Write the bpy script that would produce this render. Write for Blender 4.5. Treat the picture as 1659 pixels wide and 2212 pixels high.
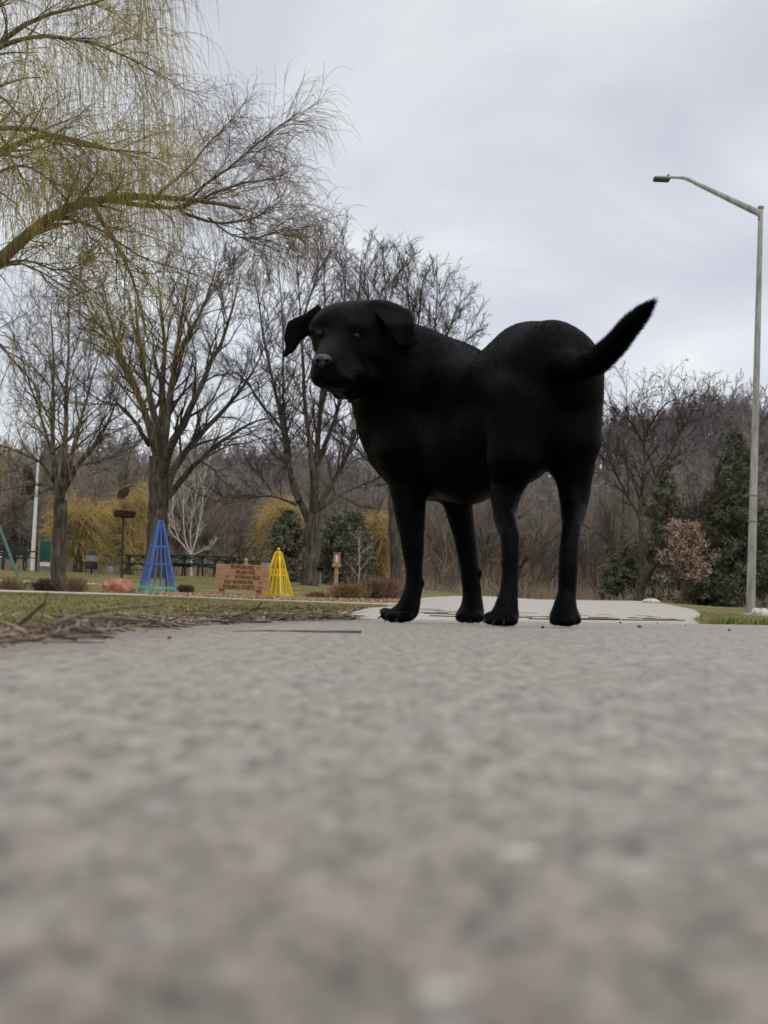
import bpy, math, random
import numpy as np
from mathutils import Vector, Matrix
rng = np.random.default_rng(7)
random.seed(7)
for o in list(bpy.data.objects): bpy.data.objects.remove(o)
S = bpy.context.scene
COL = S.collection
PI = math.pi
# ------------------------------------------------------------------ camera
F = 3070.0; CX = 829.5; CY = 1106.0
PITCH = math.atan(194/F); ROLL = math.radians(2.4); HC = 0.04
fw = np.array([0, math.cos(PITCH), math.sin(PITCH)])
r0 = np.array([1.0, 0, 0]); u0 = np.array([0, -math.sin(PITCH), math.cos(PITCH)])
RX = math.cos(ROLL)*r0 + math.sin(ROLL)*u0
UX = -math.sin(ROLL)*r0 + math.cos(ROLL)*u0
cam = bpy.data.cameras.new('camera'); camo = bpy.data.objects.new('camera', cam); COL.objects.link(camo)
m = Matrix.Identity(4)
for i in range(3):
    m[i][0] = RX[i]; m[i][1] = UX[i]; m[i][2] = -fw[i]
m[2][3] = HC
camo.matrix_world = m
cam.sensor_fit = 'HORIZONTAL'; cam.sensor_width = 36.0; cam.lens = 36*F/1659
cam.clip_start = 0.01; cam.clip_end = 3000
cam.dof.use_dof = True; cam.dof.focus_distance = 5.0; cam.dof.aperture_fstop = 18
S.camera = camo
# ------------------------------------------------------------------ world
W = bpy.data.worlds.new('World'); S.world = W; W.use_nodes = True
nt = W.node_tree; nt.nodes.clear()
def N(t, typ, **kw):
    n = t.nodes.new(typ)
    for k, v in kw.items():
        if k.startswith('i_'): n.inputs[k[2:].replace('_', ' ')].default_value = v
        else: setattr(n, k, v)
    return n
def math_n(t, op, a, b=None, clamp=False):
    n = t.nodes.new('ShaderNodeMath'); n.operation = op; n.use_clamp = clamp
    for i, v in enumerate((a, b)):
        if v is None: continue
        if isinstance(v, (int, float)): n.inputs[i].default_value = v
        else: t.links.new(v, n.inputs[i])
    return n.outputs[0]
def ramp(t, fac, stops, interp='LINEAR'):
    n = t.nodes.new('ShaderNodeValToRGB'); n.color_ramp.interpolation = interp
    e = n.color_ramp.elements
    while len(e) < len(stops): e.new(0.5)
    for el, (p, c) in zip(e, stops):
        el.position = p; el.color = (c[0], c[1], c[2], 1)
    t.links.new(fac, n.inputs[0]); return n.outputs[0]
def mixc(t, fac, a, b, mode='MIX'):
    n = t.nodes.new('ShaderNodeMix'); n.data_type = 'RGBA'; n.blend_type = mode
    for s, v in ((n.inputs[0], fac), (n.inputs[6], a), (n.inputs[7], b)):
        if isinstance(v, (int, float)): s.default_value = v
        elif isinstance(v, tuple): s.default_value = (v[0], v[1], v[2], 1)
        else: t.links.new(v, s)
    return n.outputs[2]
SUN_EL, SUN_AZ = math.radians(52), math.radians(150)
tc = N(nt, 'ShaderNodeTexCoord'); sep = N(nt, 'ShaderNodeSeparateXYZ'); nt.links.new(tc.outputs['Generated'], sep.inputs[0])
zc = math_n(nt, 'MAXIMUM', sep.outputs[2], 0.0)
den = math_n(nt, 'ADD', zc, 0.34)
cmb = N(nt, 'ShaderNodeCombineXYZ')
nt.links.new(math_n(nt, 'DIVIDE', sep.outputs[0], den), cmb.inputs[0])
nt.links.new(math_n(nt, 'DIVIDE', sep.outputs[1], den), cmb.inputs[1])
n1 = N(nt, 'ShaderNodeTexNoise', i_Scale=2.3, i_Detail=5.0, i_Roughness=0.5, i_Distortion=0.4)
nt.links.new(cmb.outputs[0], n1.inputs['Vector'])
clouds = ramp(nt, n1.outputs[0], [(0.34, (0.56, 0.57, 0.64)), (0.48, (0.655, 0.67, 0.72)), (0.62, (0.80, 0.815, 0.825))])
hz = ramp(nt, zc, [(0.0, (1.36, 1.39, 1.40)), (0.13, (1.12, 1.13, 1.13)), (0.42, (1.0, 1.0, 1.0)), (0.9, (1.75, 1.72, 1.66))])
ccol = mixc(nt, 1.0, clouds, hz, 'MULTIPLY')
sky = N(nt, 'ShaderNodeTexSky'); sky.sky_type = 'NISHITA'; sky.sun_disc = False
sky.sun_elevation = SUN_EL; sky.sun_rotation = SUN_AZ
bg1 = N(nt, 'ShaderNodeBackground', i_Strength=0.015); nt.links.new(sky.outputs[0], bg1.inputs[0])
bg2 = N(nt, 'ShaderNodeBackground', i_Strength=0.94); nt.links.new(ccol, bg2.inputs[0])
add = N(nt, 'ShaderNodeAddShader'); nt.links.new(bg1.outputs[0], add.inputs[0]); nt.links.new(bg2.outputs[0], add.inputs[1])
wo = N(nt, 'ShaderNodeOutputWorld'); nt.links.new(add.outputs[0], wo.inputs[0])
sl = bpy.data.lights.new('sun', 'SUN'); sl.energy = 0.8; sl.angle = math.radians(25); sl.color = (1, .97, .93)
so = bpy.data.objects.new('sun', sl); COL.objects.link(so)
sd = Vector((math.sin(SUN_AZ)*math.cos(SUN_EL), math.cos(SUN_AZ)*math.cos(SUN_EL), math.sin(SUN_EL)))
so.rotation_euler = sd.to_track_quat('Z', 'Y').to_euler()
vs = S.view_settings; vs.view_transform = 'Standard'; vs.look = 'None'; vs.gamma = 1; vs.exposure = 0.0
S.view_settings.use_curve_mapping = False
S.render.engine = 'CYCLES'
# ------------------------------------------------------------------ helpers
def P(px, py, Y):
    d = fw + RX*((px-CX)/F) + UX*((CY-py)/F)
    k = Y/d[1]
    return np.array([d[0]*k, Y, HC + d[2]*k])
def Pn(px, py, Y):                                   # vectorised
    px = np.asarray(px, float); py = np.asarray(py, float); Y = np.asarray(Y, float)
    d = fw[None] + RX[None]*((px-CX)/F)[:, None] + UX[None]*((CY-py)/F)[:, None]
    k = Y/d[:, 1]
    q = d*k[:, None]; q[:, 2] += HC; return q
def mesh_np(name, v, faces, smooth=True):
    """faces: list of int arrays (K,n)"""
    me = bpy.data.meshes.new(name)
    v = np.asarray(v, np.float32); me.vertices.add(len(v)); me.vertices.foreach_set('co', v.ravel())
    faces = [np.asarray(f, np.int32) for f in faces if len(f)]
    tot = sum(f.size for f in faces); npoly = sum(len(f) for f in faces)
    me.loops.add(tot); me.polygons.add(npoly)
    me.loops.foreach_set('vertex_index', np.concatenate([f.ravel() for f in faces]))
    sizes = np.concatenate([np.full(len(f), f.shape[1], np.int32) for f in faces])
    starts = np.concatenate([[0], np.cumsum(sizes)[:-1]]).astype(np.int32)
    me.polygons.foreach_set('loop_start', starts)
    me.polygons.foreach_set('use_smooth', np.full(npoly, smooth))
    me.update(); me.validate(); return me
def link(name, me, mat=None, parent=None, kind=None, loc=None):
    o = bpy.data.objects.new(name, me); COL.objects.link(o)
    if mat is not None and me is not None and not me.materials: me.materials.append(mat)
    if parent is not None: o.parent = parent
    if kind: o['kind'] = kind
    if loc is not None: o.location = loc
    return o
def thing(name, label, cat, loc=(0, 0, 0), rz=0, group=None):
    o = bpy.data.objects.new(name, None); COL.objects.link(o)
    o.location = loc; o.rotation_euler = (0, 0, rz); o.empty_display_size = .1
    return tag(o, label, cat, group)
def tag(o, label, cat, group=None):
    o['label'] = label; o['category'] = cat
    if group: o['group'] = group
    return o
class MB:
    """collects solids"""
    def __init__(s): s.v = []; s.f3 = []; s.f4 = []; s.n = 0
    def addv(s, v, q=(), t=()):
        v = np.asarray(v, float)
        if len(q): s.f4.append(np.asarray(q)+s.n)
        if len(t): s.f3.append(np.asarray(t)+s.n)
        s.v.append(v); s.n += len(v); return s
    def box(s, c, size, rot=None, bev=0.0):
        hx, hy, hz_ = [a/2 for a in size]
        b = min(bev, hx*.9, hy*.9, hz_*.9)
        if b <= 0:
            v = np.array([[x, y, z] for z in (-hz_, hz_) for x, y in ((-hx, -hy), (hx, -hy), (hx, hy), (-hx, hy))])
            q = [(3, 2, 1, 0), (4, 5, 6, 7), (0, 1, 5, 4), (1, 2, 6, 5), (2, 3, 7, 6), (3, 0, 4, 7)]; t = []
        else:
            v = []; idx = {}
            for ix, x in enumerate((-1, 1)):
                for iy, y in enumerate((-1, 1)):
                    for iz, z in enumerate((-1, 1)):
                        for a in range(3):
                            p = [x*(hx-b), y*(hy-b), z*(hz_-b)]
                            p[a] = (x*hx, y*hy, z*hz_)[a]
                            idx[(x, y, z, a)] = len(v); v.append(p)
            v = np.array(v); q = []; t = []
            for a in range(3):
                o1, o2 = [(1, 2), (2, 0), (0, 1)][a]
                for sgn in (-1, 1):
                    def key(p1, p2):
                        k = [0, 0, 0]; k[a] = sgn; k[o1] = p1; k[o2] = p2; return idx[(k[0], k[1], k[2], a)]
                    f = [key(-1, -1), key(1, -1), key(1, 1), key(-1, 1)]
                    q.append(f if sgn > 0 else f[::-1])
            for a, bb in ((0, 1), (1, 2), (0, 2)):
                c_ = 3-a-bb
                for sa in (-1, 1):
                    for sb in (-1, 1):
                        def kk(sc, ax):
                            k = [0, 0, 0]; k[a] = sa; k[bb] = sb; k[c_] = sc; return idx[(k[0], k[1], k[2], ax)]
                        q.append([kk(-1, a), kk(1, a), kk(1, bb), kk(-1, bb)])
            for x in (-1, 1):
                for y in (-1, 1):
                    for z in (-1, 1): t.append([idx[(x, y, z, a)] for a in range(3)])
        if rot is not None: v = v @ np.array(rot).T
        return s.addv(v+np.asarray(c), q, t)
    def bar(s, p, q, w, d=None, up=(0, 0, 1), bev=0.0):
        p = np.asarray(p, float); q = np.asarray(q, float); d = w if d is None else d
        z = q-p; L = np.linalg.norm(z); z /= L
        x = np.cross(up, z)
        if np.linalg.norm(x) < 1e-4: x = np.array([1.0, 0, 0])
        x /= np.linalg.norm(x); y = np.cross(z, x)
        return s.box((p+q)/2, (w, d, L), np.stack([x, y, z], 1), bev)
    def tube(s, pts, rad, sides=10, cap=True):
        pts = np.asarray(pts, float); rad = np.broadcast_to(np.asarray(rad, float), (len(pts),))
        v, q = tubes(pts[None], rad[None], sides)
        n = s.n; s.addv(v, q)
        if cap:
            for base, rev in ((0, True), ((len(pts)-1)*sides, False)):
                c = v[base:base+sides].mean(0); vv = np.concatenate([v[base:base+sides], c[None]])
                t = [[(i+1) % sides, i, sides] if rev else [i, (i+1) % sides, sides] for i in range(sides)]
                s.addv(vv, (), t)
        return s
    def ell(s, c, r, seg=16, ring=10, zmin=-1.0, noise=0, seed=0, rot=None):
        th = np.linspace(0, 2*PI, seg, endpoint=False); ph = np.linspace(math.asin(max(-1, zmin)), PI/2, ring)
        v = np.array([[math.cos(p)*math.cos(t), math.cos(p)*math.sin(t), math.sin(p)] for p in ph for t in th])
        if noise:
            g = np.random.default_rng(seed); k = g.normal(size=(6, 3))*2.2; w = g.uniform(0, 6, 6)
            v = v*(1+noise*np.sin(v@k.T+w).sum(1)/3)[:, None]
        v = v*np.asarray(r)
        if rot is not None: v = v@np.array(rot).T
        q = [[i*seg+j, i*seg+(j+1) % seg, (i+1)*seg+(j+1) % seg, (i+1)*seg+j] for i in range(ring-1) for j in range(seg)]
        return s.addv(v+np.asarray(c), q)
    def lathe(s, c, prof, seg=20):
        th = np.linspace(0, 2*PI, seg, endpoint=False)
        v = np.array([[r*math.cos(t), r*math.sin(t), z] for r, z in prof for t in th])+np.asarray(c)
        q = [[i*seg+j, i*seg+(j+1) % seg, (i+1)*seg+(j+1) % seg, (i+1)*seg+j] for i in range(len(prof)-1) for j in range(seg)]
        return s.addv(v, q)
    def build(s, name, mat, parent=None, smooth=False, kind=None):
        fs = []
        if s.f4: fs.append(np.concatenate(s.f4))
        if s.f3: fs.append(np.concatenate(s.f3))
        me = mesh_np(name, np.concatenate(s.v), fs, smooth)
        return link(name, me, mat, parent, kind)
def tubes(Pt, R, sides):
    """Pt (M,n,3), R (M,n) -> verts, quads"""
    M_, n = R.shape
    T = np.gradient(Pt, axis=1); T /= np.linalg.norm(T, axis=2, keepdims=True)+1e-12
    ov = Pt[:, -1]-Pt[:, 0]; ref = np.zeros_like(ov); ref[np.arange(M_), np.argmin(np.abs(ov), 1)] = 1
    U = np.cross(T, ref[:, None, :]); U /= np.linalg.norm(U, axis=2, keepdims=True)+1e-12
    V = np.cross(T, U)
    a = np.linspace(0, 2*PI, sides, endpoint=False)
    v = Pt[:, :, None, :]+R[:, :, None, None]*(np.cos(a)[None, None, :, None]*U[:, :, None, :]+np.sin(a)[None, None, :, None]*V[:, :, None, :])
    base = (np.arange(M_)*n*sides)[:, None, None]+(np.arange(n-1)*sides)[None, :, None]
    j = np.arange(sides)[None, None, :]; j2 = (j+1) % sides
    q = np.stack([base+j, base+j2, base+j2+sides, base+j+sides], -1).reshape(-1, 4)
    return v.reshape(-1, 3), q
# ------------------------------------------------------------------ materials
MATS = {}
def mat(name, c1, c2=None, rough=0.8, scale=5.0, detail=6.0, bump=0.0, bscale=None, spec=0.3, metal=0.0, stretch=None, c3=None, lo=.35, hi=.65, sheen=0):
    if name in MATS: return MATS[name]
    mt = bpy.data.materials.new(name); mt.use_nodes = True; t = mt.node_tree
    b = t.nodes['Principled BSDF']; b.inputs['Roughness'].default_value = rough
    b.inputs['Specular IOR Level'].default_value = spec; b.inputs['Metallic'].default_value = metal
    if sheen: b.inputs['Sheen Weight'].default_value = sheen
    c2 = c2 or tuple(x*.7 for x in c1)
    co = N(t, 'ShaderNodeTexCoord'); vec = co.outputs['Object']
    if stretch:
        mp = N(t, 'ShaderNodeMapping'); mp.inputs['Scale'].default_value = stretch; t.links.new(vec, mp.inputs[0]); vec = mp.outputs[0]
    nz = N(t, 'ShaderNodeTexNoise', i_Scale=scale, i_Detail=detail, i_Roughness=.6); t.links.new(vec, nz.inputs['Vector'])
    stops = [(lo, c1), (hi, c2)] if c3 is None else [(lo, c1), ((lo+hi)/2, c2), (hi, c3)]
    t.links.new(ramp(t, nz.outputs[0], stops), b.inputs['Base Color'])
    if bump:
        nb = N(t, 'ShaderNodeTexNoise', i_Scale=bscale or scale*4, i_Detail=6.0); t.links.new(vec, nb.inputs['Vector'])
        bp = N(t, 'ShaderNodeBump', i_Strength=bump, i_Distance=0.4/(bscale or scale*4)); t.links.new(nb.outputs[0], bp.inputs['Height'])
        t.links.new(bp.outputs[0], b.inputs['Normal'])
    MATS[name] = mt; return mt
def rgb(r, g, b):
    f = lambda c: ((c/255+.055)/1.055)**2.4 if c > 10 else c/255/12.92
    return (f(r), f(g), f(b))
# ------------------------------------------------------------------ terrain
YK = [6, 12, 22, 28, 34, 48]
TAB = {0: (1312, 1295, 1281, 1272, 1256, 1229), 300: (1318, 1303, 1289, 1282, 1268, 1241), 520: (1322, 1310, 1298, 1292, 1283, 1247),
       700: (1325, 1315, 1305, 1299, 1290, 1262), 829: (1327, 1319, 1309, 1303, 1293, 1271), 950: (1331, 1324, 1308, 1299, 1294, 1277),
       1150: (1338, 1332, 1316, 1308, 1301, 1294), 1400: (1341, 1336, 1324, 1314, 1306, 1298), 1550: (1342, 1338, 1332, 1328, 1322, 1310),
       1659: (1343, 1340, 1337, 1335.5, 1332, 1314)}
TX = sorted(TAB)
TU = np.zeros((len(TX), len(YK))); TZ = np.zeros_like(TU)
for i, x in enumerate(TX):
    for j, Y in enumerate(YK):
        q = P(x, TAB[x][j], Y); TU[i, j] = q[0]/Y; TZ[i, j] = q[2]
UG = np.linspace(-.28, .28, 57)
ZG = np.stack([np.interp(UG, TU[:, j], TZ[:, j]) for j in range(len(YK))], 1)   # (57, YK)
from functools import lru_cache
def hill(X, Y):
    s = np.clip((Y-130)/150, 0, 1); s = s*s*(3-2*s)
    side = np.clip(X/np.maximum(Y, 1), -.5, .5)
    top = 16.5+15.0*np.clip((side+.02)/.26, 0, 1)+1.2*np.sin(X*.03+1)
    return s*top
def zt(X, Y):
    X = np.asarray(X, float); Y = np.asarray(Y, float); X, Y = np.broadcast_arrays(X, Y)
    Xc = np.clip(X, -1.2, 2.0)
    near = .026*Xc-.005*np.clip(Y-2.4, 0, 1.6)
    u = np.clip(X/np.maximum(Y, 1e-3), -.28, .28)
    fi = (u+.28)/.56*56; i0 = np.clip(fi.astype(int), 0, 55); fr = fi-i0
    Yc = np.clip(Y, 6, 48)
    j = np.clip(np.searchsorted(YK, Yc, side='right')-1, 0, len(YK)-2)
    yk = np.array(YK, float); g = (Yc-yk[j])/(yk[j+1]-yk[j])
    # smooth in Y with a hermite
    zz = lambda jj: ZG[i0, jj]*(1-fr)+ZG[i0+1, jj]*fr
    z0, z1 = zz(j), zz(j+1)
    far = z0*(1-g)+z1*g
    far = far-np.clip(Y-48, 0, 30)*.01
    w = np.clip((Y-3.8)/2.2, 0, 1); w = w*w*(3-2*w)
    return near*(1-w)+far*w+hill(X, Y)
def z1(X, Y): return float(zt(X, Y))
def on_ground(px, Y, dz=0.0):
    """world point on the terrain seen at column px (near the ground) at depth Y"""
    py = 1290.0
    for _ in range(4):
        q = P(px, py, Y); zz = z1(q[0], Y)
        py -= (zz-q[2])*F/Y
    q[2] = z1(q[0], Y)+dz; return q
def sheet(name, rows, left, right, n, off, mt, kind='structure', edge=0.0, label=None):
    rows = np.asarray(rows, float); s = np.linspace(0, 1, n)
    L = np.array([left(y) for y in rows]); R_ = np.array([right(y) for y in rows])
    if edge:
        L = L+edge*np.sin(rows*9)*.5+edge*rng.normal(size=len(rows))*.5; R_ = R_+edge*np.sin(rows*7)*.5+edge*rng.normal(size=len(rows))*.5
    X = L[:, None]*(1-s)+R_[:, None]*s; Y = np.repeat(rows[:, None], n, 1)
    Z = zt(X, Y)+off
    v = np.stack([X, Y, Z], -1).reshape(-1, 3)
    a = (np.arange(len(rows)-1)[:, None]*n+np.arange(n-1)[None]).ravel()
    q = np.stack([a, a+1, a+n+1, a+n], 1)
    # skirt so that the slab has a real edge
    nr = len(rows); per = [i for i in range(n)]+[n-1+n*k for k in range(1, nr)]+[(nr-1)*n+i for i in range(n-2, -1, -1)]+[n*k for k in range(nr-2, 0, -1)]
    per = np.array(per); lo = v[per].copy(); lo[:, 2] -= .05; b0 = len(v)
    v = np.concatenate([v, lo]); k = np.arange(len(per)); k2 = (k+1) % len(per)
    q2 = np.stack([per[k], b0+k, b0+k2, per[k2]], 1)
    me = mesh_np(name, v, [np.concatenate([q, q2])], True)
    for p_ in (): pass
    return link(name, me, mt, None, kind)
# ground materials
def concrete(name, base, dark, light, big=2.0, spec=.5, rough=.55, sheen=.76):
    mt = bpy.data.materials.new(name); mt.use_nodes = True; t = mt.node_tree; b = t.nodes['Principled BSDF']
    b.inputs['Roughness'].default_value = rough; b.inputs['Sheen Weight'].default_value = sheen; b.inputs['Sheen Roughness'].default_value = .4; b.inputs['Sheen Tint'].default_value = (1, .89, .77, 1); b.inputs['Specular Tint'].default_value = (1, .94, .87, 1); b.inputs['Specular IOR Level'].default_value = spec
    co = N(t, 'ShaderNodeTexCoord'); vec = co.outputs['Object']
    def nz(sc, det=4.0, r=.6):
        n = N(t, 'ShaderNodeTexNoise', i_Scale=sc, i_Detail=det, i_Roughness=r); t.links.new(vec, n.inputs['Vector']); return n.outputs[0]
    def nzs(sc, det=4.0, r=.6):
        mp = N(t, 'ShaderNodeMapping'); mp.inputs['Scale'].default_value = (1, .38, 1); t.links.new(vec, mp.inputs[0])
        n = N(t, 'ShaderNodeTexNoise', i_Scale=sc, i_Detail=det, i_Roughness=r); t.links.new(mp.outputs[0], n.inputs['Vector']); return n.outputs[0]
    fine = nzs(300, 4.0, .65); mid = nzs(95, 5.0, .65); bigm = nz(big*4, 5.0)
    c = ramp(t, mid, [(.36, dark), (.5, base), (.64, light)])
    c = mixc(t, .6, c, ramp(t, fine, [(.38, tuple(x*.3 for x in base)), (.5, base), (.63, tuple(min(1, x*1.9) for x in base))]), 'MIX')
    c = mixc(t, .75, c, ramp(t, bigm, [(.3, (.6, .58, .56)), (.7, (1.1, 1.09, 1.07))]), 'MULTIPLY')
    c = mixc(t, .55, c, ramp(t, nz(26, 4.0), [(.3, (.62, .66, .66)), (.45, (1.0, .96, .92)), (.55, (.92, 1.0, .93)), (.7, (1.22, 1.16, 1.1))]), 'MULTIPLY')
    g_ = math_n(t, 'ADD', math_n(t, 'MULTIPLY', fine, .5), math_n(t, 'MULTIPLY', mid, .5))
    g_ = math_n(t, 'MULTIPLY', math_n(t, 'SUBTRACT', g_, .36), 3.3, True)
    t.links.new(math_n(t, 'MULTIPLY', math_n(t, 'ADD', math_n(t, 'MULTIPLY', g_, 1.5), .15), sheen), b.inputs['Sheen Weight'])
    t.links.new(ramp(t, g_, [(0, (.35, .30, .25)), (1, (1, .92, .81))]), b.inputs['Specular Tint'])
    vo = N(t, 'ShaderNodeTexVoronoi', i_Scale=120.0); vo.feature = 'F1'; t.links.new(vec, vo.inputs['Vector'])
    sp = N(t, 'ShaderNodeSeparateColor'); t.links.new(vo.outputs['Color'], sp.inputs[0])
    stone = math_n(t, 'MULTIPLY', math_n(t, 'GREATER_THAN', sp.outputs[0], .88), math_n(t, 'LESS_THAN', vo.outputs['Distance'], .42))
    sc_ = ramp(t, sp.outputs[1], [(0, (.10, .09, .085)), (.35, (.22, .21, .22)), (.6, (.30, .25, .2)), (.8, (.27, .31, .26)), (1, (.62, .58, .52))])
    c = mixc(t, math_n(t, 'MULTIPLY', stone, .75), c, sc_)
    t.links.new(c, b.inputs['Base Color'])
    h = math_n(t, 'ADD', math_n(t, 'MULTIPLY', fine, .5), mid)
    bp = N(t, 'ShaderNodeBump', i_Strength=.8, i_Distance=.002); t.links.new(h, bp.inputs['Height']); t.links.new(bp.outputs[0], b.inputs['Normal'])
    return mt
M_conc = concrete('path_concrete', (.092, .073, .053), (.045, .036, .027), (.16, .13, .098))
M_conc2 = concrete('road_concrete', (.42, .38, .335), (.28, .25, .22), (.52, .475, .425), big=.4, sheen=.36)
M_grass = mat('lawn', rgb(84, 92, 48), rgb(112, 112, 66), rough=.95, scale=1.6, detail=10, c3=rgb(138, 126, 84), lo=.38, hi=.72, bump=.6, bscale=60)
# ground sheet
ys = np.concatenate([np.linspace(-6, 0, 7), np.linspace(.15, 4, 60), np.geomspace(4.1, 48, 110), np.geomspace(49, 900, 50)])
sv = np.sinh(np.linspace(-3.2, 3.2, 161))/np.sinh(3.2)
XX = sv[None]*(7+np.abs(ys)[:, None]*1.1); YY = np.repeat(ys[:, None], len(sv), 1)
ZZ = zt(XX, YY)-.012
v = np.stack([XX, YY, ZZ], -1).reshape(-1, 3); n = len(sv)
a = (np.arange(len(ys)-1)[:, None]*n+np.arange(n-1)[None]).ravel()
me = mesh_np('lawn', v, [np.stack([a, a+1, a+n+1, a+n], 1)], True)
# woodland floor beyond the lawn is a material zone of the same ground sheet
mg = bpy.data.materials.new('ground'); mg.use_nodes = True; t = mg.node_tree; b = t.nodes['Principled BSDF']; b.inputs['Roughness'].default_value = 1; b.inputs['Specular IOR Level'].default_value = .1
co = N(t, 'ShaderNodeTexCoord'); vec = co.outputs['Object']
def gz(sc, det=8.0, st=None):
    n_ = N(t, 'ShaderNodeTexNoise', i_Scale=sc, i_Detail=det, i_Roughness=.65)
    if st:
        mp = N(t, 'ShaderNodeMapping'); mp.inputs['Scale'].default_value = st; t.links.new(vec, mp.inputs[0]); t.links.new(mp.outputs[0], n_.inputs['Vector'])
    else: t.links.new(vec, n_.inputs['Vector'])
    return n_.outputs[0]
g1 = ramp(t, gz(.55, 10), [(.33, rgb(92, 96, 52)), (.50, rgb(118, 114, 70)), (.66, rgb(150, 136, 98))])
g2 = ramp(t, gz(14, 6), [(.35, (.55, .55, .5)), (.65, (1.25, 1.22, 1.15))])
gc = mixc(t, 1, g1, g2, 'MULTIPLY')
sp = N(t, 'ShaderNodeSeparateXYZ'); t.links.new(vec, sp.inputs[0])
far = math_n(t, 'MULTIPLY', math_n(t, 'SUBTRACT', math_n(t, 'ADD', sp.outputs[1], math_n(t, 'MULTIPLY', gz(.2), 10.0)), 61.0), .25, True)
wood = ramp(t, gz(.8), [(.35, rgb(66, 56, 46)), (.65, rgb(104, 90, 74))])
t.links.new(mixc(t, far, gc, wood), b.inputs['Base Color'])
bp = N(t, 'ShaderNodeBump', i_Strength=.7, i_Distance=.02); t.links.new(gz(40, 6), bp.inputs['Height']); t.links.new(bp.outputs[0], b.inputs['Normal'])
link('lawn', me, mg, None, 'structure')
# near concrete path
LY = [-6, 0, 1.2, 1.83, 2.67, 3.5, 3.75, 3.95]; LX = [-.36, -.33, -.31, -.305, -.225, -.10, -.09, -.10]
def path_left(y): return float(np.interp(y, LY, LX))
rows = np.concatenate([np.linspace(-6, 0, 12), np.linspace(.05, 3.95, 90)])
sheet('path', rows, path_left, lambda y: 6.0+max(0, y)*.5, 60, 0.0, M_conc, edge=.004)
# far road
def pxX(px, Y): return P(px, 1320, Y)[0]
RLY = [3.96, 6, 12, 17, 22, 28, 34, 40, 50]; RLP = [752, 748, 775, 800, 850, 868, 885, 980, 1130]
RRP = [1900, 1506, 1497, 1502, 1512, 1512, 1500, 1450, 1400]
rows = np.concatenate([[3.953], np.geomspace(4.0, 50, 90)])
RRX = [pxX(p, y) for p, y in zip(RRP, RLY)]; RLX = [pxX(p, y) for p, y in zip(RLP, RLY)]
RRX[0] = 6.0
def road_l(y): return float(np.interp(y, RLY, RLX))
def road_r(y):
    if y < 4.6: return float(np.interp(y, [3.9, 4.6], [pxX(1509, 3.9), pxX(1506, 4.6)]))
    return float(np.interp(y, [4.6]+RLY[1:], [pxX(1506, 4.6)]+RRX[1:]))
sheet('road', rows, road_l, road_r, 60, -.003, M_conc2, edge=.01)
# sidewalk crossing the lawn
def strip(name, p0, p1, w0, w1, mt, off, n=60, jit=0.0):
    """band given by world endpoints centre line, widths along Y"""
    xs = np.linspace(p0[0], p1[0], n); yc = np.linspace(p0[1], p1[1], n); w = np.linspace(w0, w1, n)
    k = np.linspace(-.5, .5, 6)
    X = np.repeat(xs[:, None], 6, 1); Y = yc[:, None]+w[:, None]*k[None]
    if jit: Y[:, 0] += rng.normal(size=n)*jit; Y[:, -1] += rng.normal(size=n)*jit
    Z = zt(X, Y)+off
    v = np.stack([X, Y, Z], -1).reshape(-1, 3)
    a = (np.arange(n-1)[:, None]*6+np.arange(5)[None]).ravel()
    q = np.stack([a, a+6, a+7, a+1], 1)
    lo0 = v[0::6].copy(); lo0[:, 2] -= .05; b0 = len(v); v = np.concatenate([v, lo0])
    i = np.arange(n-1); q2 = np.stack([i*6, b0+i, b0+i+1, (i+1)*6], 1)
    me = mesh_np(name, v, [np.concatenate([q, q2])], True); return link(name, me, mt, None, 'structure')
strip('pavement', (-16, 22.5), (pxX(905, 25.5), 25.5), 2.2, 2.6, M_conc2, .012)
M_mulch = mat('mulch', rgb(104, 74, 60), rgb(128, 106, 86), rough=.95, scale=9, c3=rgb(156, 136, 114), lo=.35, hi=.7, bump=1, bscale=60)
strip('mulch_bed', (pxX(335, 25.2), 25.3), (pxX(868, 28.3), 28.3), 2.0, 2.6, M_mulch, .004, jit=.25)
M_chip = mat('wood_chips', rgb(176, 158, 136), rgb(206, 190, 168), rough=.95, scale=14, bump=1, bscale=60)
strip('chip_bed', (-14, 34.5), (pxX(215, 35.5), 35.2), 3.6, .4, M_chip, .006, jit=.12)
# ------------------------------------------------------------------ the dog (signed distances -> one continuous surface)
H = 0.004
gmin = np.array([-.26, 2.20, -.03]); gmax = np.array([.56, 3.26, .76])
gx, gy, gz_ = [np.arange(gmin[i], gmax[i], H) for i in range(3)]
D = np.full((len(gx), len(gy), len(gz_)), .2, np.float32)
def region(lo, hi):
    i0 = np.clip(((lo-gmin)/H).astype(int), 0, None); i1 = np.minimum(((hi-gmin)/H).astype(int)+2, D.shape)
    sl = tuple(slice(a, b) for a, b in zip(i0, i1))
    A = np.stack(np.meshgrid(gx[sl[0]], gy[sl[1]], gz_[sl[2]], indexing='ij'), -1).astype(np.float32)
    return sl, A
def smin(a, b, k):
    if k <= 0: return np.minimum(a, b)
    h = np.clip(.5+.5*(b-a)/k, 0, 1); return b*(1-h)+a*h-k*h*(1-h)
def apply(sl, d, k, sub=False):
    if sub: D[sl] = -smin(-D[sl], d, k)
    else: D[sl] = smin(D[sl], d, k)
def mr(r, Y): return r*Y/F
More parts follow.
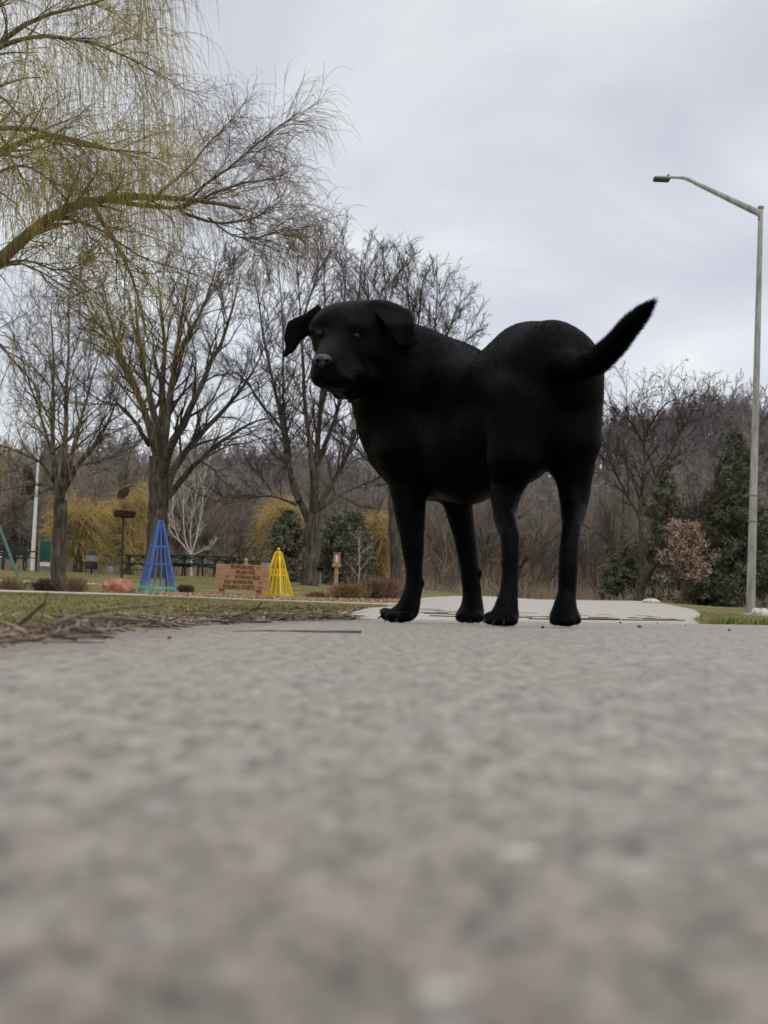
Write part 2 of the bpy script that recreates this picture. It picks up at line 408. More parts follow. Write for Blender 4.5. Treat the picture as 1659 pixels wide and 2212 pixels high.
def cone(a, b, k=.03, sub=False):
    """a,b = (px,py,Y,rpx)"""
    pa, pb = P(*a[:3]), P(*b[:3]); ra, rb = mr(a[3], a[2]), mr(b[3], b[2])
    mg_ = max(k, .012)+.012
    lo = np.minimum(pa-ra, pb-rb)-mg_; hi = np.maximum(pa+ra, pb+rb)+mg_
    sl, A = region(lo, hi); ba = pb-pa; h = np.clip(((A-pa)@ba)/(ba@ba), 0, 1)
    d = np.linalg.norm(A-pa-h[..., None]*ba, axis=-1)-(ra+(rb-ra)*h)
    apply(sl, d.astype(np.float32), k, sub)
def chain(pts, k=.03, ki=.006):
    """one tapering limb: its own segments joined almost hard, then blended into the body"""
    W_ = np.array([P(*p[:3]) for p in pts]); R_ = np.array([mr(p[3], p[2]) for p in pts]); mg_ = k+.014
    sl, A = region((W_-R_[:, None]).min(0)-mg_, (W_+R_[:, None]).max(0)+mg_); d = None
    for i in range(len(pts)-1):
        ba = W_[i+1]-W_[i]; h = np.clip(((A-W_[i])@ba)/(ba@ba), 0, 1); h2 = h*h*(3-2*h)*.5+h*.5
        di = np.linalg.norm(A-W_[i]-h[..., None]*ba, axis=-1)-(R_[i]+(R_[i+1]-R_[i])*h2)
        d = di if d is None else np.minimum(d, di)
    apply(sl, d.astype(np.float32), k)
def ell(c, rx, ry, rz, k=.03, tilt=0.0, sub=False, yaw=0.0):
    """radii: rx, ry in px (screen), rz in metres (depth). tilt = screen rotation (deg)"""
    p = P(*c[:3]); Y = c[2]; r = np.array([mr(rx, Y), rz, mr(ry, Y)])
    mg_ = max(k, .012)+.012; R_ = r.max()
    sl, A = region(p-R_-mg_, p+R_+mg_); q = A-p
    if tilt or yaw:
        M1 = Matrix.Rotation(math.radians(yaw), 3, 'Z') @ Matrix.Rotation(math.radians(tilt), 3, 'Y')
        q = q@np.array(M1, dtype=np.float32)
    k0 = np.linalg.norm(q/r, axis=-1); k1 = np.linalg.norm(q/(r*r), axis=-1)+1e-9
    apply(sl, (k0*(k0-1)/k1).astype(np.float32), k, sub)
# screen projection of grid points for traced flaps
def proj(A):
    q = A-np.array([0, 0, HC]); dz = q@fw; return CX+F*(q@RX)/dz, CY-F*(q@UX)/dz
def flap(poly, depth, thick, k, rnd=3.0):
    """poly px outline, depth(px,py)->Y of mid surface"""
    poly = np.array(poly, float)
    ys_ = [depth(*p) for p in poly]; pts = np.array([P(p[0], p[1], y) for p, y in zip(poly, ys_)])
    sl, A = region(pts.min(0)-.04, pts.max(0)+.04); x, y = proj(A)
    d = np.full(x.shape, 1e9); s = np.ones(x.shape); n = len(poly)
    for i in range(n):
        a, b = poly[i], poly[i-1]; e = b-a; wx, wy = x-a[0], y-a[1]
        h = np.clip((wx*e[0]+wy*e[1])/(e@e), 0, 1); d = np.minimum(d, (wx-e[0]*h)**2+(wy-e[1]*h)**2)
        c1 = y >= a[1]; c2 = y < b[1]; c3 = e[0]*wy > e[1]*wx
        s = np.where((c1 & c2 & c3) | (~c1 & ~c2 & ~c3), -s, s)
    d2 = (s*np.sqrt(d)+rnd)*2.85/F
    dy = np.abs(A[..., 1]-depth(x, y))-thick+.004
    dd = np.minimum(np.maximum(d2, dy), 0)+np.sqrt(np.maximum(d2, 0)**2+np.maximum(dy, 0)**2)-.004
    apply(sl, dd.astype(np.float32), k)
# torso
ell((944, 912, 2.99), 168, 172, .16, 0)                     # chest
cone((960, 862, 2.96, 108), (1100, 862, 2.74, 100), .05)     # back
ell((1012, 950, 2.86), 112, 141, .15, .05)
ell((1098, 946, 2.76), 108, 108, .14, .04)                   # loin, belly
cone((1148, 800, 2.74, 106), (1190, 804, 2.64, 110), .035)   # rump
cone((930, 860, 2.97, 112), (862, 800, 2.94, 94), .05)       # neck
cone((862, 800, 2.94, 94), (800, 750, 2.88, 76), .04)
cone((862, 870, 2.96, 96), (830, 800, 2.90, 74), .04)        # throat
ell((900, 800, 2.98), 70, 70, .10, .04, 0)
# haunches
chain([(1130, 880, 2.62, 84), (1112, 985, 2.60, 62), (1093, 1058, 2.63, 36), (1088, 1112, 2.56, 23.4), (1101, 1158, 2.485, 20.9), (1102, 1195, 2.475, 18.9), (1101, 1245, 2.47, 17.9), (1099, 1280, 2.46, 20.4), (1094, 1310, 2.45, 25.4)], .018)
chain([(1228, 872, 2.66, 74), (1236, 950, 2.65, 63), (1238, 1010, 2.66, 46), (1241, 1060, 2.66, 35), (1239, 1100, 2.64, 28.4), (1234, 1140, 2.57, 19.9), (1229, 1185, 2.54, 20.4), (1227, 1225, 2.53, 20.9), (1225, 1280, 2.53, 19.9), (1220, 1312, 2.52, 25.4)], .018)
ell((1196, 935, 2.68), 70, 78, .08, .03)
ell((1240, 820, 2.66), 52, 70, .07, .03)
ell((1062, 870, 2.70), 50, 90, .08, .05)                      # flank fold
# front legs
chain([(880, 975, 2.92, 72), (882, 1050, 2.92, 42), (884, 1090, 2.915, 35.4), (891, 1172, 2.905, 25.4), (895, 1235, 2.90, 17.9), (893, 1275, 2.895, 19.4), (884, 1306, 2.885, 23.4)], .02)
ell((911, 1261, 2.90), 7, 9, .008, .006)
chain([(985, 1040, 2.97, 50), (990, 1092, 2.97, 30.4), (1006, 1172, 2.97, 22.9), (1014, 1230, 2.97, 20.4), (1020, 1280, 2.97, 20.4), (1020, 1312, 2.965, 24.4)], .02)
ell((1036, 1238, 2.965), 7, 9, .008, .006)
# paws: base pad mass then toes
def paw(base, rx, ry, rz, toes, tk=.004):
    ell(base, rx, ry, rz, .012)
    for tx, ty, tY, rr in toes: ell((tx, ty, tY), rr*1.1, rr*.85, mr(rr*1.3, tY), tk)
paw((872, 1324, 2.88), 30, 18, .035, [(836, 1328, 2.87, 14), (848, 1332, 2.845, 15), (866, 1333, 2.83, 14.5), (833, 1322, 2.895, 12), (881, 1332, 2.84, 13)])
paw((1015, 1328, 2.955), 30, 17, .036, [(998, 1333, 2.925, 14), (1016, 1334, 2.915, 14), (1033, 1334, 2.925, 13), (1000, 1330, 3.0, 13), (1022, 1330, 3.01, 13)])
paw((1088, 1332, 2.45), 33, 18, .036, [(1059, 1338, 2.44, 14), (1073, 1340, 2.42, 14), (1090, 1342, 2.415, 13), (1106, 1341, 2.42, 13), (1056, 1332, 2.47, 12), (1064, 1334, 2.50, 12)])
paw((1220, 1332, 2.52), 33, 18, .036, [(1199, 1340, 2.50, 13), (1214, 1341, 2.485, 14), (1229, 1341, 2.485, 14), (1243, 1339, 2.50, 13), (1208, 1335, 2.56, 14), (1230, 1335, 2.565, 14)])
for gx_, gy_, gY in ((842, 1318, 2.845), (857, 1319, 2.825), (873, 1320, 2.825), (1007, 1321, 2.905), (1025, 1321, 2.905), (1066, 1325, 2.42), (1082, 1327, 2.405), (1098, 1328, 2.405), (1206, 1328, 2.478), (1221, 1328, 2.472), (1236, 1328, 2.478)):
    cone((gx_, gy_, gY, 2.2), (gx_-1, gy_+24, gY-.012, 2.6), .006, sub=True)
# tail
chain([(1192, 742, 2.62, 42), (1222, 786, 2.545, 35), (1256, 792, 2.51, 32), (1292, 778, 2.48, 30), (1327, 746, 2.45, 27), (1362, 703, 2.42, 24), (1390, 674, 2.40, 18), (1409, 654, 2.385, 8)], .02)
# head
ell((762, 733, 2.87), 88, 83, .085, .03)                      # skull
ell((724, 712, 2.83), 52, 52, .06, .02)                       # left brow mass
ell((798, 700, 2.88), 46, 46, .06, .02)
ell((790, 775, 2.86), 60, 58, .07, .025)                      # cheek
cone((727, 742, 2.79, 34), (700, 782, 2.655, 23), .02)         # bridge
cone((738, 782, 2.79, 46), (704, 803, 2.675, 31), .02)        # muzzle
ell((698, 814, 2.67), 28, 24, .034, .010)                    # upper lip
ell((731, 822, 2.70), 33, 22, .04, .02)
ell((758, 812, 2.76), 34, 28, .05, .025)                      # flew
cone((762, 828, 2.78, 26), (800, 820, 2.85, 40), .02)         # jaw corner
cone((720, 838, 2.71, 12), (760, 846, 2.80, 20), .012)         # lower jaw
ell((735, 851, 2.80), 19, 12, .02, .006)
cone((678, 706, 2.80, 9), (700, 698, 2.79, 10), .022)       # brow ridges
cone((754, 704, 2.782, 10), (786, 710, 2.80, 9), .022)
cone((672, 716, 2.785, 6), (704, 724, 2.765, 6), .012)
ell((689.5, 721.5, 2.752), 12, 7.5, .016, .006, sub=True)     # sockets
ell((769.5, 727, 2.757), 12.5, 7.5, .016, .006, sub=True)
cone((676, 830, 2.64, 2.5), (712, 828, 2.63, 2.8), .006, sub=True)   # mouth line
cone((712, 828, 2.63, 2.8), (756, 834, 2.665, 2.8), .006, sub=True)
# ears
flap([(688, 656), (657, 679), (622, 695), (613, 727), (618, 750), (609, 772), (616, 771), (636, 758), (648, 736), (660, 728), (676, 712), (700, 680)],
     lambda x, y: 2.885-.035*np.clip((690-x)/80, 0, 1)-.02*np.sin(np.clip((690-x)/80, 0, 1)*PI), .0065, .012)
flap([(800, 650), (822, 648), (845, 652), (872, 664), (892, 679), (896, 712), (899, 744), (880, 754), (856, 748), (843, 722), (830, 700), (812, 678)],
     lambda x, y: 2.785+.055*np.clip((700-y)/50, 0, 1)+.035*np.clip((x-850)/50, 0, 1), .008, .006)
cone((806, 662, 2.83, 12), (862, 678, 2.83, 12), .012)
# ---- surface nets
def surf_nets(D):
    s = D < 0; nx, ny, nz = D.shape
    c = np.zeros((nx-1, ny-1, nz-1), np.uint8)
    for dx in (0, 1):
        for dy in (0, 1):
            for dz in (0, 1): c += s[dx:nx-1+dx, dy:ny-1+dy, dz:nz-1+dz]
    act = np.argwhere((c > 0) & (c < 8)); idx = np.full(c.shape, -1, np.int32)
    idx[tuple(act.T)] = np.arange(len(act))
    acc = np.zeros((len(act), 3)); cnt = np.zeros(len(act))
    cor = [(a, b, c_) for a in (0, 1) for b in (0, 1) for c_ in (0, 1)]
    for i, a in enumerate(cor):
        for b in cor[i+1:]:
            if sum(abs(p-q) for p, q in zip(a, b)) != 1: continue
            va = D[tuple((act+a).T)]; vb = D[tuple((act+b).T)]; mk = (va < 0) != (vb < 0)
            t_ = np.where(mk, va/(va-vb+1e-12), 0)[:, None]
            pt = np.array(a)+(np.array(b)-np.array(a))*t_
            acc += pt*mk[:, None]; cnt += mk
    v = act+acc/np.maximum(cnt, 1)[:, None]
    quads = []
    for ax in range(3):
        o1, o2 = [(1, 2), (2, 0), (0, 1)][ax]
        sh = [slice(1, -1)]*3; sh[ax] = slice(0, -1)
        a = s[tuple(sh)]; sh2 = list(sh); sh2[ax] = slice(1, None); b = s[tuple(sh2)]
        for flip, mk in ((False, a & ~b), (True, ~a & b)):
            e = np.argwhere(mk); off = np.ones(3, int); off[ax] = 0; e = e+off
            e = e[(e[:, ax] < c.shape[ax])]
            d1 = np.zeros(3, int); d1[o1] = 1; d2 = np.zeros(3, int); d2[o2] = 1
            q = [idx[tuple((e-d1-d2).T)], idx[tuple((e-d2).T)], idx[tuple(e.T)], idx[tuple((e-d1).T)]]
            q = np.stack(q if not flip else q[::-1], 1); quads.append(q[(q >= 0).all(1)])
    return v*H+gmin, np.concatenate(quads)
dv, dq = surf_nets(D)
# keep feet flat on the concrete
gz0 = zt(dv[:, 0], dv[:, 1])+.001
low = dv[:, 2] < gz0; dv[low, 2] = gz0[low]
# light smoothing
for _ in range(3):
    e = np.concatenate([dq[:, [0, 1]], dq[:, [1, 2]], dq[:, [2, 3]], dq[:, [3, 0]]]); acc = np.zeros_like(dv); cn = np.bincount(e.ravel(), minlength=len(dv))
    for k in range(3): acc[:, k] = np.bincount(e[:, 0], dv[e[:, 1], k], len(dv))+np.bincount(e[:, 1], dv[e[:, 0], k], len(dv))
    w_ = .5; av = acc/np.maximum(cn, 1)[:, None]; keep = dv[:, 2] < gz0+.002
    nv = dv*(1-w_)+av*w_; nv[keep] = dv[keep]; dv = nv
M_coat = bpy.data.materials.new('black_coat'); M_coat.use_nodes = True; t = M_coat.node_tree; b = t.nodes['Principled BSDF']
co = N(t, 'ShaderNodeTexCoord'); n_ = N(t, 'ShaderNodeTexNoise', i_Scale=24.0, i_Detail=6.0); t.links.new(co.outputs['Object'], n_.inputs['Vector'])
t.links.new(ramp(t, n_.outputs[0], [(.35, (.0008, .0008, .0009)), (.7, (.0022, .0020, .0021))]), b.inputs['Base Color'])
b.inputs['Roughness'].default_value = .46; b.inputs['Specular IOR Level'].default_value = .055
mp = N(t, 'ShaderNodeMapping'); mp.inputs['Scale'].default_value = (1, .5, .16); t.links.new(co.outputs['Object'], mp.inputs[0])
n2 = N(t, 'ShaderNodeTexNoise', i_Scale=420.0, i_Detail=3.0); t.links.new(mp.outputs[0], n2.inputs['Vector'])
bp = N(t, 'ShaderNodeBump', i_Strength=.8, i_Distance=.0025); t.links.new(n2.outputs[0], bp.inputs['Height']); t.links.new(bp.outputs[0], b.inputs['Normal'])
dog = thing('dog', 'black labrador standing on the concrete path, seen from behind with its head turned back', 'dog', tuple(P(1100, 1348, 2.7)*[1, 1, 0]))
off = np.array(dog.location)
body = link('body', mesh_np('body', dv-off, [dq], True), M_coat, dog)
# fur
A_, B_, C_ = dv[dq[:, 0]], dv[dq[:, 1]], dv[dq[:, 2]]
ar = np.linalg.norm(np.cross(B_-A_, C_-A_), axis=1); nrm = np.cross(dv[dq[:, 2]]-dv[dq[:, 0]], dv[dq[:, 3]]-dv[dq[:, 1]]); nrm /= np.linalg.norm(nrm, axis=1, keepdims=True)+1e-12
NH = 260000
fi = rng.choice(len(dq), NH, p=ar/ar.sum()); w = rng.dirichlet([1, 1, 1, 1], NH)
hp = (dv[dq[fi]]*w[:, :, None]).sum(1); hn = nrm[fi]
ox, oy = proj(hp)
pk = np.where((ox > 1250) & (oy < 815), 1.0, 1.0); pk = np.where((ox < 800) & (oy > 785) & (oy < 870), .5, pk); kk = rng.uniform(0, 1, NH) < pk
hp, hn, ox, oy = hp[kk], hn[kk], ox[kk], oy[kk]; NH = len(hp)
flow = np.tile(np.array([.35, -.75, -.45]), (NH, 1))
leg = np.clip((oy-1000)/80, 0, 1)[:, None]; flow = flow*(1-leg)+np.array([0, 0, -1.0])*leg
head = ((ox < 880) & (oy < 860))[:, None]*np.clip((900-ox)/60, 0, 1)[:, None]
bk = hp-P(700, 780, 2.68); bk /= np.linalg.norm(bk, axis=1, keepdims=True)+1e-9
flow = flow*(1-head)+bk*head
tl = ((ox > 1250) & (oy < 815) & (hp[:, 1] < 2.56))
tdir = P(1410, 653, 2.385)-P(1256, 794, 2.51); tdir /= np.linalg.norm(tdir)
flow[tl] = tdir
flow += rng.normal(size=(NH, 3))*.16+.22*np.stack([np.sin(hp[:, 2]*60+hp[:, 0]*40), np.sin(hp[:, 0]*50+2), np.sin(hp[:, 1]*55)], 1)
flow -= hn*(flow*hn).sum(1)[:, None]; flow /= np.linalg.norm(flow, axis=1, keepdims=True)+1e-9
ln = np.where(oy > 1050, .0042, .0048)*rng.uniform(.6, 1.3, NH); ln = np.where(head[:, 0] > .5, ln*.55, ln); ln = np.where(tl, ln*(1+1.5*np.clip((ox-1250)/70, 0, 1)), ln)
ln = np.where((oy > 1300), ln*1.2, ln)
ln = np.where((ox > 820) & (ox < 1060) & (oy < 770), ln*1.3, ln)
lift = np.where(tl, .28, .15)
tip = hp+(flow+hn*lift[:, None]*rng.uniform(.5, 1.6, (NH, 1)))*ln[:, None]
gzt = zt(tip[:, 0], tip[:, 1])+.0015; tip[:, 2] = np.maximum(tip[:, 2], gzt)
sd_ = np.cross(flow, hn); sd_ /= np.linalg.norm(sd_, axis=1, keepdims=True)+1e-9; sd_ *= (.00028*rng.uniform(.7, 1.4, NH))[:, None]
mid = hp*.5+tip*.5+flow*ln[:, None]*-.05+hn*(ln*.08)[:, None]
hv = np.stack([hp-sd_, hp+sd_, mid+sd_*.7, mid-sd_*.7, tip], 1).reshape(-1, 3)-off
i5 = np.arange(NH)*5
ok = oy > 0
M_fur = bpy.data.materials.new('fur'); M_fur.use_nodes = True; b = M_fur.node_tree.nodes['Principled BSDF']
b.inputs['Base Color'].default_value = (.0010, .0009, .0010, 1); b.inputs['Roughness'].default_value = .42; b.inputs['Specular IOR Level'].default_value = .045
gm = (ox < 775) & (oy > 785) & (oy < 858) & (hp[:, 1] < 2.83)
gi = np.flatnonzero(gm & (rng.uniform(0, 1, NH) < np.clip((oy-795)/90, .02, .3)))
gv = hv.reshape(NH, 5, 3)[gi].reshape(-1, 3); g5 = np.arange(len(gi))*5
M_gh = bpy.data.materials.new('grey_hair'); M_gh.use_nodes = True; b = M_gh.node_tree.nodes['Principled BSDF']; b.inputs['Base Color'].default_value = (.03, .027, .023, 1); b.inputs['Roughness'].default_value = .6
link('grey_muzzle_hair', mesh_np('grey_muzzle_hair', gv+np.array([0, -.0006, 0]), [np.stack([g5, g5+1, g5+2, g5+3], 1), np.stack([g5+3, g5+2, g5+4], 1)], False), M_gh, dog)
fur = link('fur', mesh_np('fur', hv, [np.stack([i5, i5+1, i5+2, i5+3], 1), np.stack([i5+3, i5+2, i5+4], 1)], False), M_fur, dog)
# eyes, nose, collar
M_eye = mat('eye_iris', (.018, .011, .007), (.028, .018, .010), rough=.12, scale=200, spec=.10)
M_pup = mat('eye_pupil', (.001, .001, .001), rough=.2, spec=.12)
M_lid = mat('eyelid_skin', (.004, .0035, .0035), (.008, .007, .007), rough=.4, spec=.12)
for ex, ey, eY in ((689.5, 721.5, 2.772), (769.5, 727, 2.7825)):
    c = P(ex, ey, eY); r = mr(8.6, eY)
    g = None
    eye = MB().ell((0, 0, 0), (r, r, r), 24, 16).build('eye', M_eye, dog, True); eye.location = c-off
    d = P(ex-20, ey, 2.0)-c; d /= np.linalg.norm(d)
    q = Vector(d).to_track_quat('Z', 'Y').to_matrix()
    MB().ell(d*r*.62, (r*.48, r*.48, r*.42), 16, 8, 0.0, rot=q).build('pupil', M_pup, eye, True)
    qm = np.array(q); th = np.linspace(0, 2*PI, 25)
    rg = np.stack([np.cos(th)*r*.98, np.sin(th)*r*.72, np.full(25, r*.52)], 1)@qm.T
    MB().tube(rg, r*.17, 8, False).build('eyelid', M_lid, eye, True)
M_nose = mat('nose_leather', (.012, .012, .013), (.02, .02, .022), rough=.38, scale=90, bump=.7, bscale=900, spec=.5)
c = P(697.5, 778, 2.628)-off
mb = MB(); s_ = 2.67/F
mb.ell(c, (20.5*s_, .016, 13.5*s_), 24, 16); mb.ell(c+np.array([0, -.003, -9*s_]), (8*s_, .012, 9*s_), 16, 10)
nose = mb.build('nose', M_nose, dog, True)
M_nos = mat('nostril_dark', (.001, .001, .001), rough=.9, spec=.0)
mb = MB()
for sx in (-1, 1): mb.ell(c+np.array([sx*9.5*s_, -.0125, -3*s_]), (4.2*s_, .004, 3*s_), 12, 8)
mb.build('nostril', M_nos, nose, True)
M_claw = mat('claw_horn', (.004, .004, .004), (.010, .009, .008), rough=.5, scale=300, spec=.15)
for tx, ty, tY, dx in ((823, 1334, 2.865, -8), (836, 1340, 2.835, -6), (856, 1341, 2.815, -3), (996, 1341, 2.91, -2), (1016, 1342, 2.90, 0), (1034, 1341, 2.91, 2), (1048, 1343, 2.425, -5), (1066, 1346, 2.405, -3), (1088, 1347, 2.40, 0)):
    a0_ = P(tx+ -dx*.5, ty-4, tY)-off; a1_ = P(tx+dx, ty+3.5, tY-.008)-off
    a1_[2] = max(a1_[2], z1(*(a1_+off)[:2])+.0015)
    MB().tube([a0_, a0_*.4+a1_*.6+np.array([0, 0, .001]), a1_], [.0022, .0017, .0005], 8).build('claw', M_claw, dog, True)
# collar: ring around the throat with a red tab, chain and tag
M_col = mat('collar_dark', (.003, .002, .003), (.006, .003, .006), rough=.7, scale=80)
M_red = mat('collar_red', (.09, .008, .006), (.03, .004, .003), rough=.6, scale=200)
M_tag = mat('tag_metal', (.35, .35, .33), (.22, .22, .21), rough=.35, scale=120, metal=.6)
pts = []
ca = P(792, 800, 2.86); nx_ = P(862, 800, 2.94)-P(775, 770, 2.84); nx_ /= np.linalg.norm(nx_)
ca = P(806, 810, 2.885)
uu = np.cross(nx_, [0, 0, 1]); uu /= np.linalg.norm(uu); vv_ = np.cross(uu, nx_)
for k in range(41):
    a_ = 2*PI*k/40; pts.append(ca+uu*math.cos(a_)*.062+vv_*math.sin(a_)*.062-off)
col_ = MB().tube(pts, .007, 8, False).build('collar', M_col, dog, True)
r1 = P(753, 866, 2.803)-off; r2 = P(774, 862, 2.803)-off
MB().tube([r1, (r1+r2)/2+np.array([0, -.004, -.002]), r2], .0048, 8).build('red_patch', M_red, col_, True)
ch = [P(755, 868, 2.80), P(757, 880, 2.81), P(760, 893, 2.82), P(762, 903, 2.82)]
mb = MB()
for i in range(7):
    a_ = np.array(ch[0])*(1-i/6)+np.array(ch[3])*(i/6)-off
    th = np.linspace(0, 2*PI, 9); ring = np.stack([a_[0]+.0022*np.cos(th)*(i % 2), a_[1]+.0022*np.cos(th)*(1-i % 2), a_[2]+.0042*np.sin(th)], 1); mb.tube(ring, .0006, 5, False)
mb.build('chain', M_tag, col_, True)
tc_ = P(763, 917, 2.82)-off
mb = MB().tube([tc_+[0, -.0012, 0], tc_+[0, .0012, 0]], .0, 20)
mb = MB(); mb.box(tc_, (.011, .0018, .021), Matrix.Rotation(math.radians(-8), 3, 'Y'), .0008); mb.build('tag', M_tag, col_)
# ------------------------------------------------------------------ trees
def rv(n): return rng.normal(size=n)
def limbs(tr):
    """list of (px-polyline, radii px start/end) -> resampled curves; tr items: (points[(px,py,Y)], r0px, r1px)"""
    out = []
    for pts, ra, rb in tr:
        w = np.array([P(*p) for p in pts]); Y = np.mean([p[2] for p in pts])
        n = 14; s = np.concatenate([[0], np.cumsum(np.linalg.norm(np.diff(w, axis=0), axis=1))]); s /= s[-1]
        # catmull-like: dense linear then smooth
        tt = np.linspace(0, 1, n); c = np.stack([np.interp(tt, s, w[:, k]) for k in range(3)], 1)
        for _ in range(2): c[1:-1] = (c[:-2]+2*c[1:-1]+c[2:])/4
        c[2:-1] += rng.normal(size=(n-3, 3))*mr(ra, Y)*.12
        out.append((c, mr(ra, Y)*(.86 if ra < 16 else 1)*(1-np.linspace(0, 1, n)**.8*(1-rb/ra))))
    return np.stack([o[0] for o in out]), np.stack([o[1] for o in out])
def spawn(Pt, R, K, t0, t1, amin, amax, Lf, n, up=0.0, wig=.15, rf=.42, rmin=.004, tip=.3, Labs=None, tpow=.5, grav=0.0, lean=None, seed=None, thin=False):
    if thin:
        Lx = np.linalg.norm(np.diff(Pt, axis=1), axis=2).sum(1)
    M_, N_ = R.shape
    t = t0+(t1-t0)*((np.arange(K)[None]+rng.uniform(0, 1, (M_, K)))/K)
    f = t*(N_-1); i = np.clip(f.astype(int), 0, N_-2); fr = (f-i)[..., None]
    ar_ = np.arange(M_)[:, None]
    p = Pt[ar_, i]*(1-fr)+Pt[ar_, i+1]*fr; T = Pt[ar_, i+1]-Pt[ar_, i]; T /= np.linalg.norm(T, axis=-1, keepdims=True)+1e-9
    r = (R[ar_, i]*(1-fr[..., 0])+R[ar_, i+1]*fr[..., 0])
    PL = np.linalg.norm(np.diff(Pt, axis=1), axis=2).sum(1)[:, None]
    L = (PL*Lf if Labs is None else Labs)*(1-tpow*t)*rng.uniform(.65, 1.3, (M_, K))
    q = rng.normal(size=(M_, K, 3)); q -= T*(q*T).sum(-1, keepdims=True); q /= np.linalg.norm(q, axis=-1, keepdims=True)
    a = np.radians(rng.uniform(amin, amax, (M_, K)))[..., None]
    d = T*np.cos(a)+q*np.sin(a)
    p = p.reshape(-1, 3); d = d.reshape(-1, 3); L = L.reshape(-1); r = r.reshape(-1)
    if thin:
        kp = rng.uniform(0, 1, len(p)) < np.repeat(np.clip(Lx/np.percentile(Lx, 80), .18, 1), K)
        p, d, L, r = p[kp], d[kp], L[kp], r[kp]
    C = np.zeros((len(p), n, 3)); C[:, 0] = p
    bend = rng.normal(size=d.shape)*wig
    for k in range(1, n):
        d = d+np.array([0, 0, up])/(n-1)+bend/(n-1)+rng.normal(size=d.shape)*wig/(n-1)**.5
        if grav: d = d+np.array([0, 0, -grav])*(k/(n-1))
        if lean is not None: d = d+np.array(lean)/(n-1)
        d /= np.linalg.norm(d, axis=1, keepdims=True)
        C[:, k] = C[:, k-1]+d*(L/(n-1))[:, None]
    rs = np.maximum(r*rf, rmin); rr = rs[:, None]*np.linspace(1, tip, n)[None]
    return C, np.maximum(rr, rmin*.6)
def tmesh(name, sets, mat, parent, off=(0, 0, 0), sides=None):
    V = []; Q = []; nn = 0
    for i, (Pt, R) in enumerate(sets):
        sd = sides[i] if sides else 3
        v, q = tubes(Pt, R, sd); V.append(v); Q.append(q+nn); nn += len(v)
    return link(name, mesh_np(name, np.concatenate(V)-np.asarray(off), [np.concatenate(Q)], True), mat, parent)
def barkmat(name, c1, c2, c3=None, sc=3.0):
    return mat(name, c1, c2, rough=.95, scale=sc, detail=8, bump=1.0, bscale=9, stretch=(3, 3, .5), c3=c3, spec=.15)
M_bark = barkmat('bark_grey_brown', (.035, .027, .021), (.085, .069, .053), (.14, .118, .092), 4)
M_twig = mat('twigs_brown', (.035, .027, .022), (.075, .058, .048), rough=.9, scale=1.2, spec=.1)
M_twigr = mat('twigs_reddish', (.045, .032, .028), (.09, .064, .056), rough=.9, scale=1.2, spec=.1)
def tree(name, label, tr, base, lv, mt=None, mtt=None, trunk_sides=12, group=None, cat='tree'):
    b = on_ground(*base)
    T = thing(name, label, cat, tuple(b), group=group)
    Pt, R = limbs(tr)
    sets = [(Pt, R)]; cur = [(Pt, R)]
    crown = []
    for kw in lv:
        src = kw.pop('src', -1)
        A = sets[src] if src >= 0 else sets[-1]
        if 'skip' in kw:
            s = kw.pop('skip'); A = (A[0][s:], A[1][s:])
        sets.append(spawn(A[0], A[1], **kw))
        kw['done'] = 1
    o = tmesh('trunk', [sets[0]], mt or M_bark, T, b, [trunk_sides])
    tmesh('crown', sets[1:], mtt or M_twig, T, b, [5]+[3]*(len(sets)-2))
    return T, sets
# ---- centre tree with vase crown (behind the blue obelisk)
Yc = 45
tr = [([(338, 1252, Yc), (338, 1180, Yc), (341, 1080, Yc), (343, 985, Yc)], 25, 21),
      ([(342, 995, Yc), (326, 930, Yc), (300, 850, Yc+1), (262, 800, Yc+1), (240, 700, Yc+2), (222, 610, Yc+2)], 12, 1.1),
      ([(343, 990, Yc), (336, 900, Yc-1), (318, 820, Yc-1), (300, 740, Yc-2), (292, 640, Yc-2)], 14, 1.1),
      ([(345, 990, Yc), (350, 900, Yc+1), (352, 820, Yc+1), (356, 720, Yc+2), (340, 600, Yc+2)], 14, 1.1),
      ([(346, 1000, Yc), (362, 910, Yc), (372, 800, Yc), (392, 700, Yc-1), (408, 590, Yc-1)], 14, 1.1),
      ([(346, 1040, Yc), (372, 950, Yc-1), (420, 880, Yc-2), (445, 800, Yc-2), (500, 690, Yc-3), (520, 590, Yc-3)], 15, 1.1),
      ([(350, 1070, Yc), (380, 1000, Yc+1), (430, 940, Yc+2), (490, 880, Yc+2), (540, 820, Yc+3), (575, 740, Yc+3)], 13, 1.1),
      ([(352, 1085, Yc), (384, 1048, Yc), (440, 985, Yc-1), (500, 935, Yc-1), (560, 905, Yc-2), (620, 900, Yc-2)], 10, 1.1),
      ([(322, 960, Yc), (285, 900, Yc-2), (255, 870, Yc-3), (215, 870, Yc-3), (170, 830, Yc-4)], 8, .9),
      ([(372, 800, Yc), (420, 700, Yc+1), (450, 640, Yc+1), (470, 560, Yc+2)], 8, 1.1),
      ([(300, 850, Yc), (250, 740, Yc-1), (200, 690, Yc-1), (180, 640, Yc-2)], 7, .9)]
tree('bare_tree', 'large bare tree with thick trunk and vase-shaped crown standing behind the blue obelisk', tr, (338, Yc),
     [dict(K=19, t0=.2, t1=1, amin=16, amax=52, Lf=0, Labs=2.3, n=8, up=.38, wig=.34, rmin=0.0110, skip=1, tpow=.25, thin=True),
      dict(K=9, t0=.12, t1=1, amin=16, amax=42, Lf=.46, n=6, up=.25, wig=.38, rmin=0.0074, tpow=.3),
      dict(K=7, t0=.12, t1=1, amin=16, amax=42, Lf=.48, n=4, up=.15, wig=.38, rmin=0.0055, tpow=.3)])
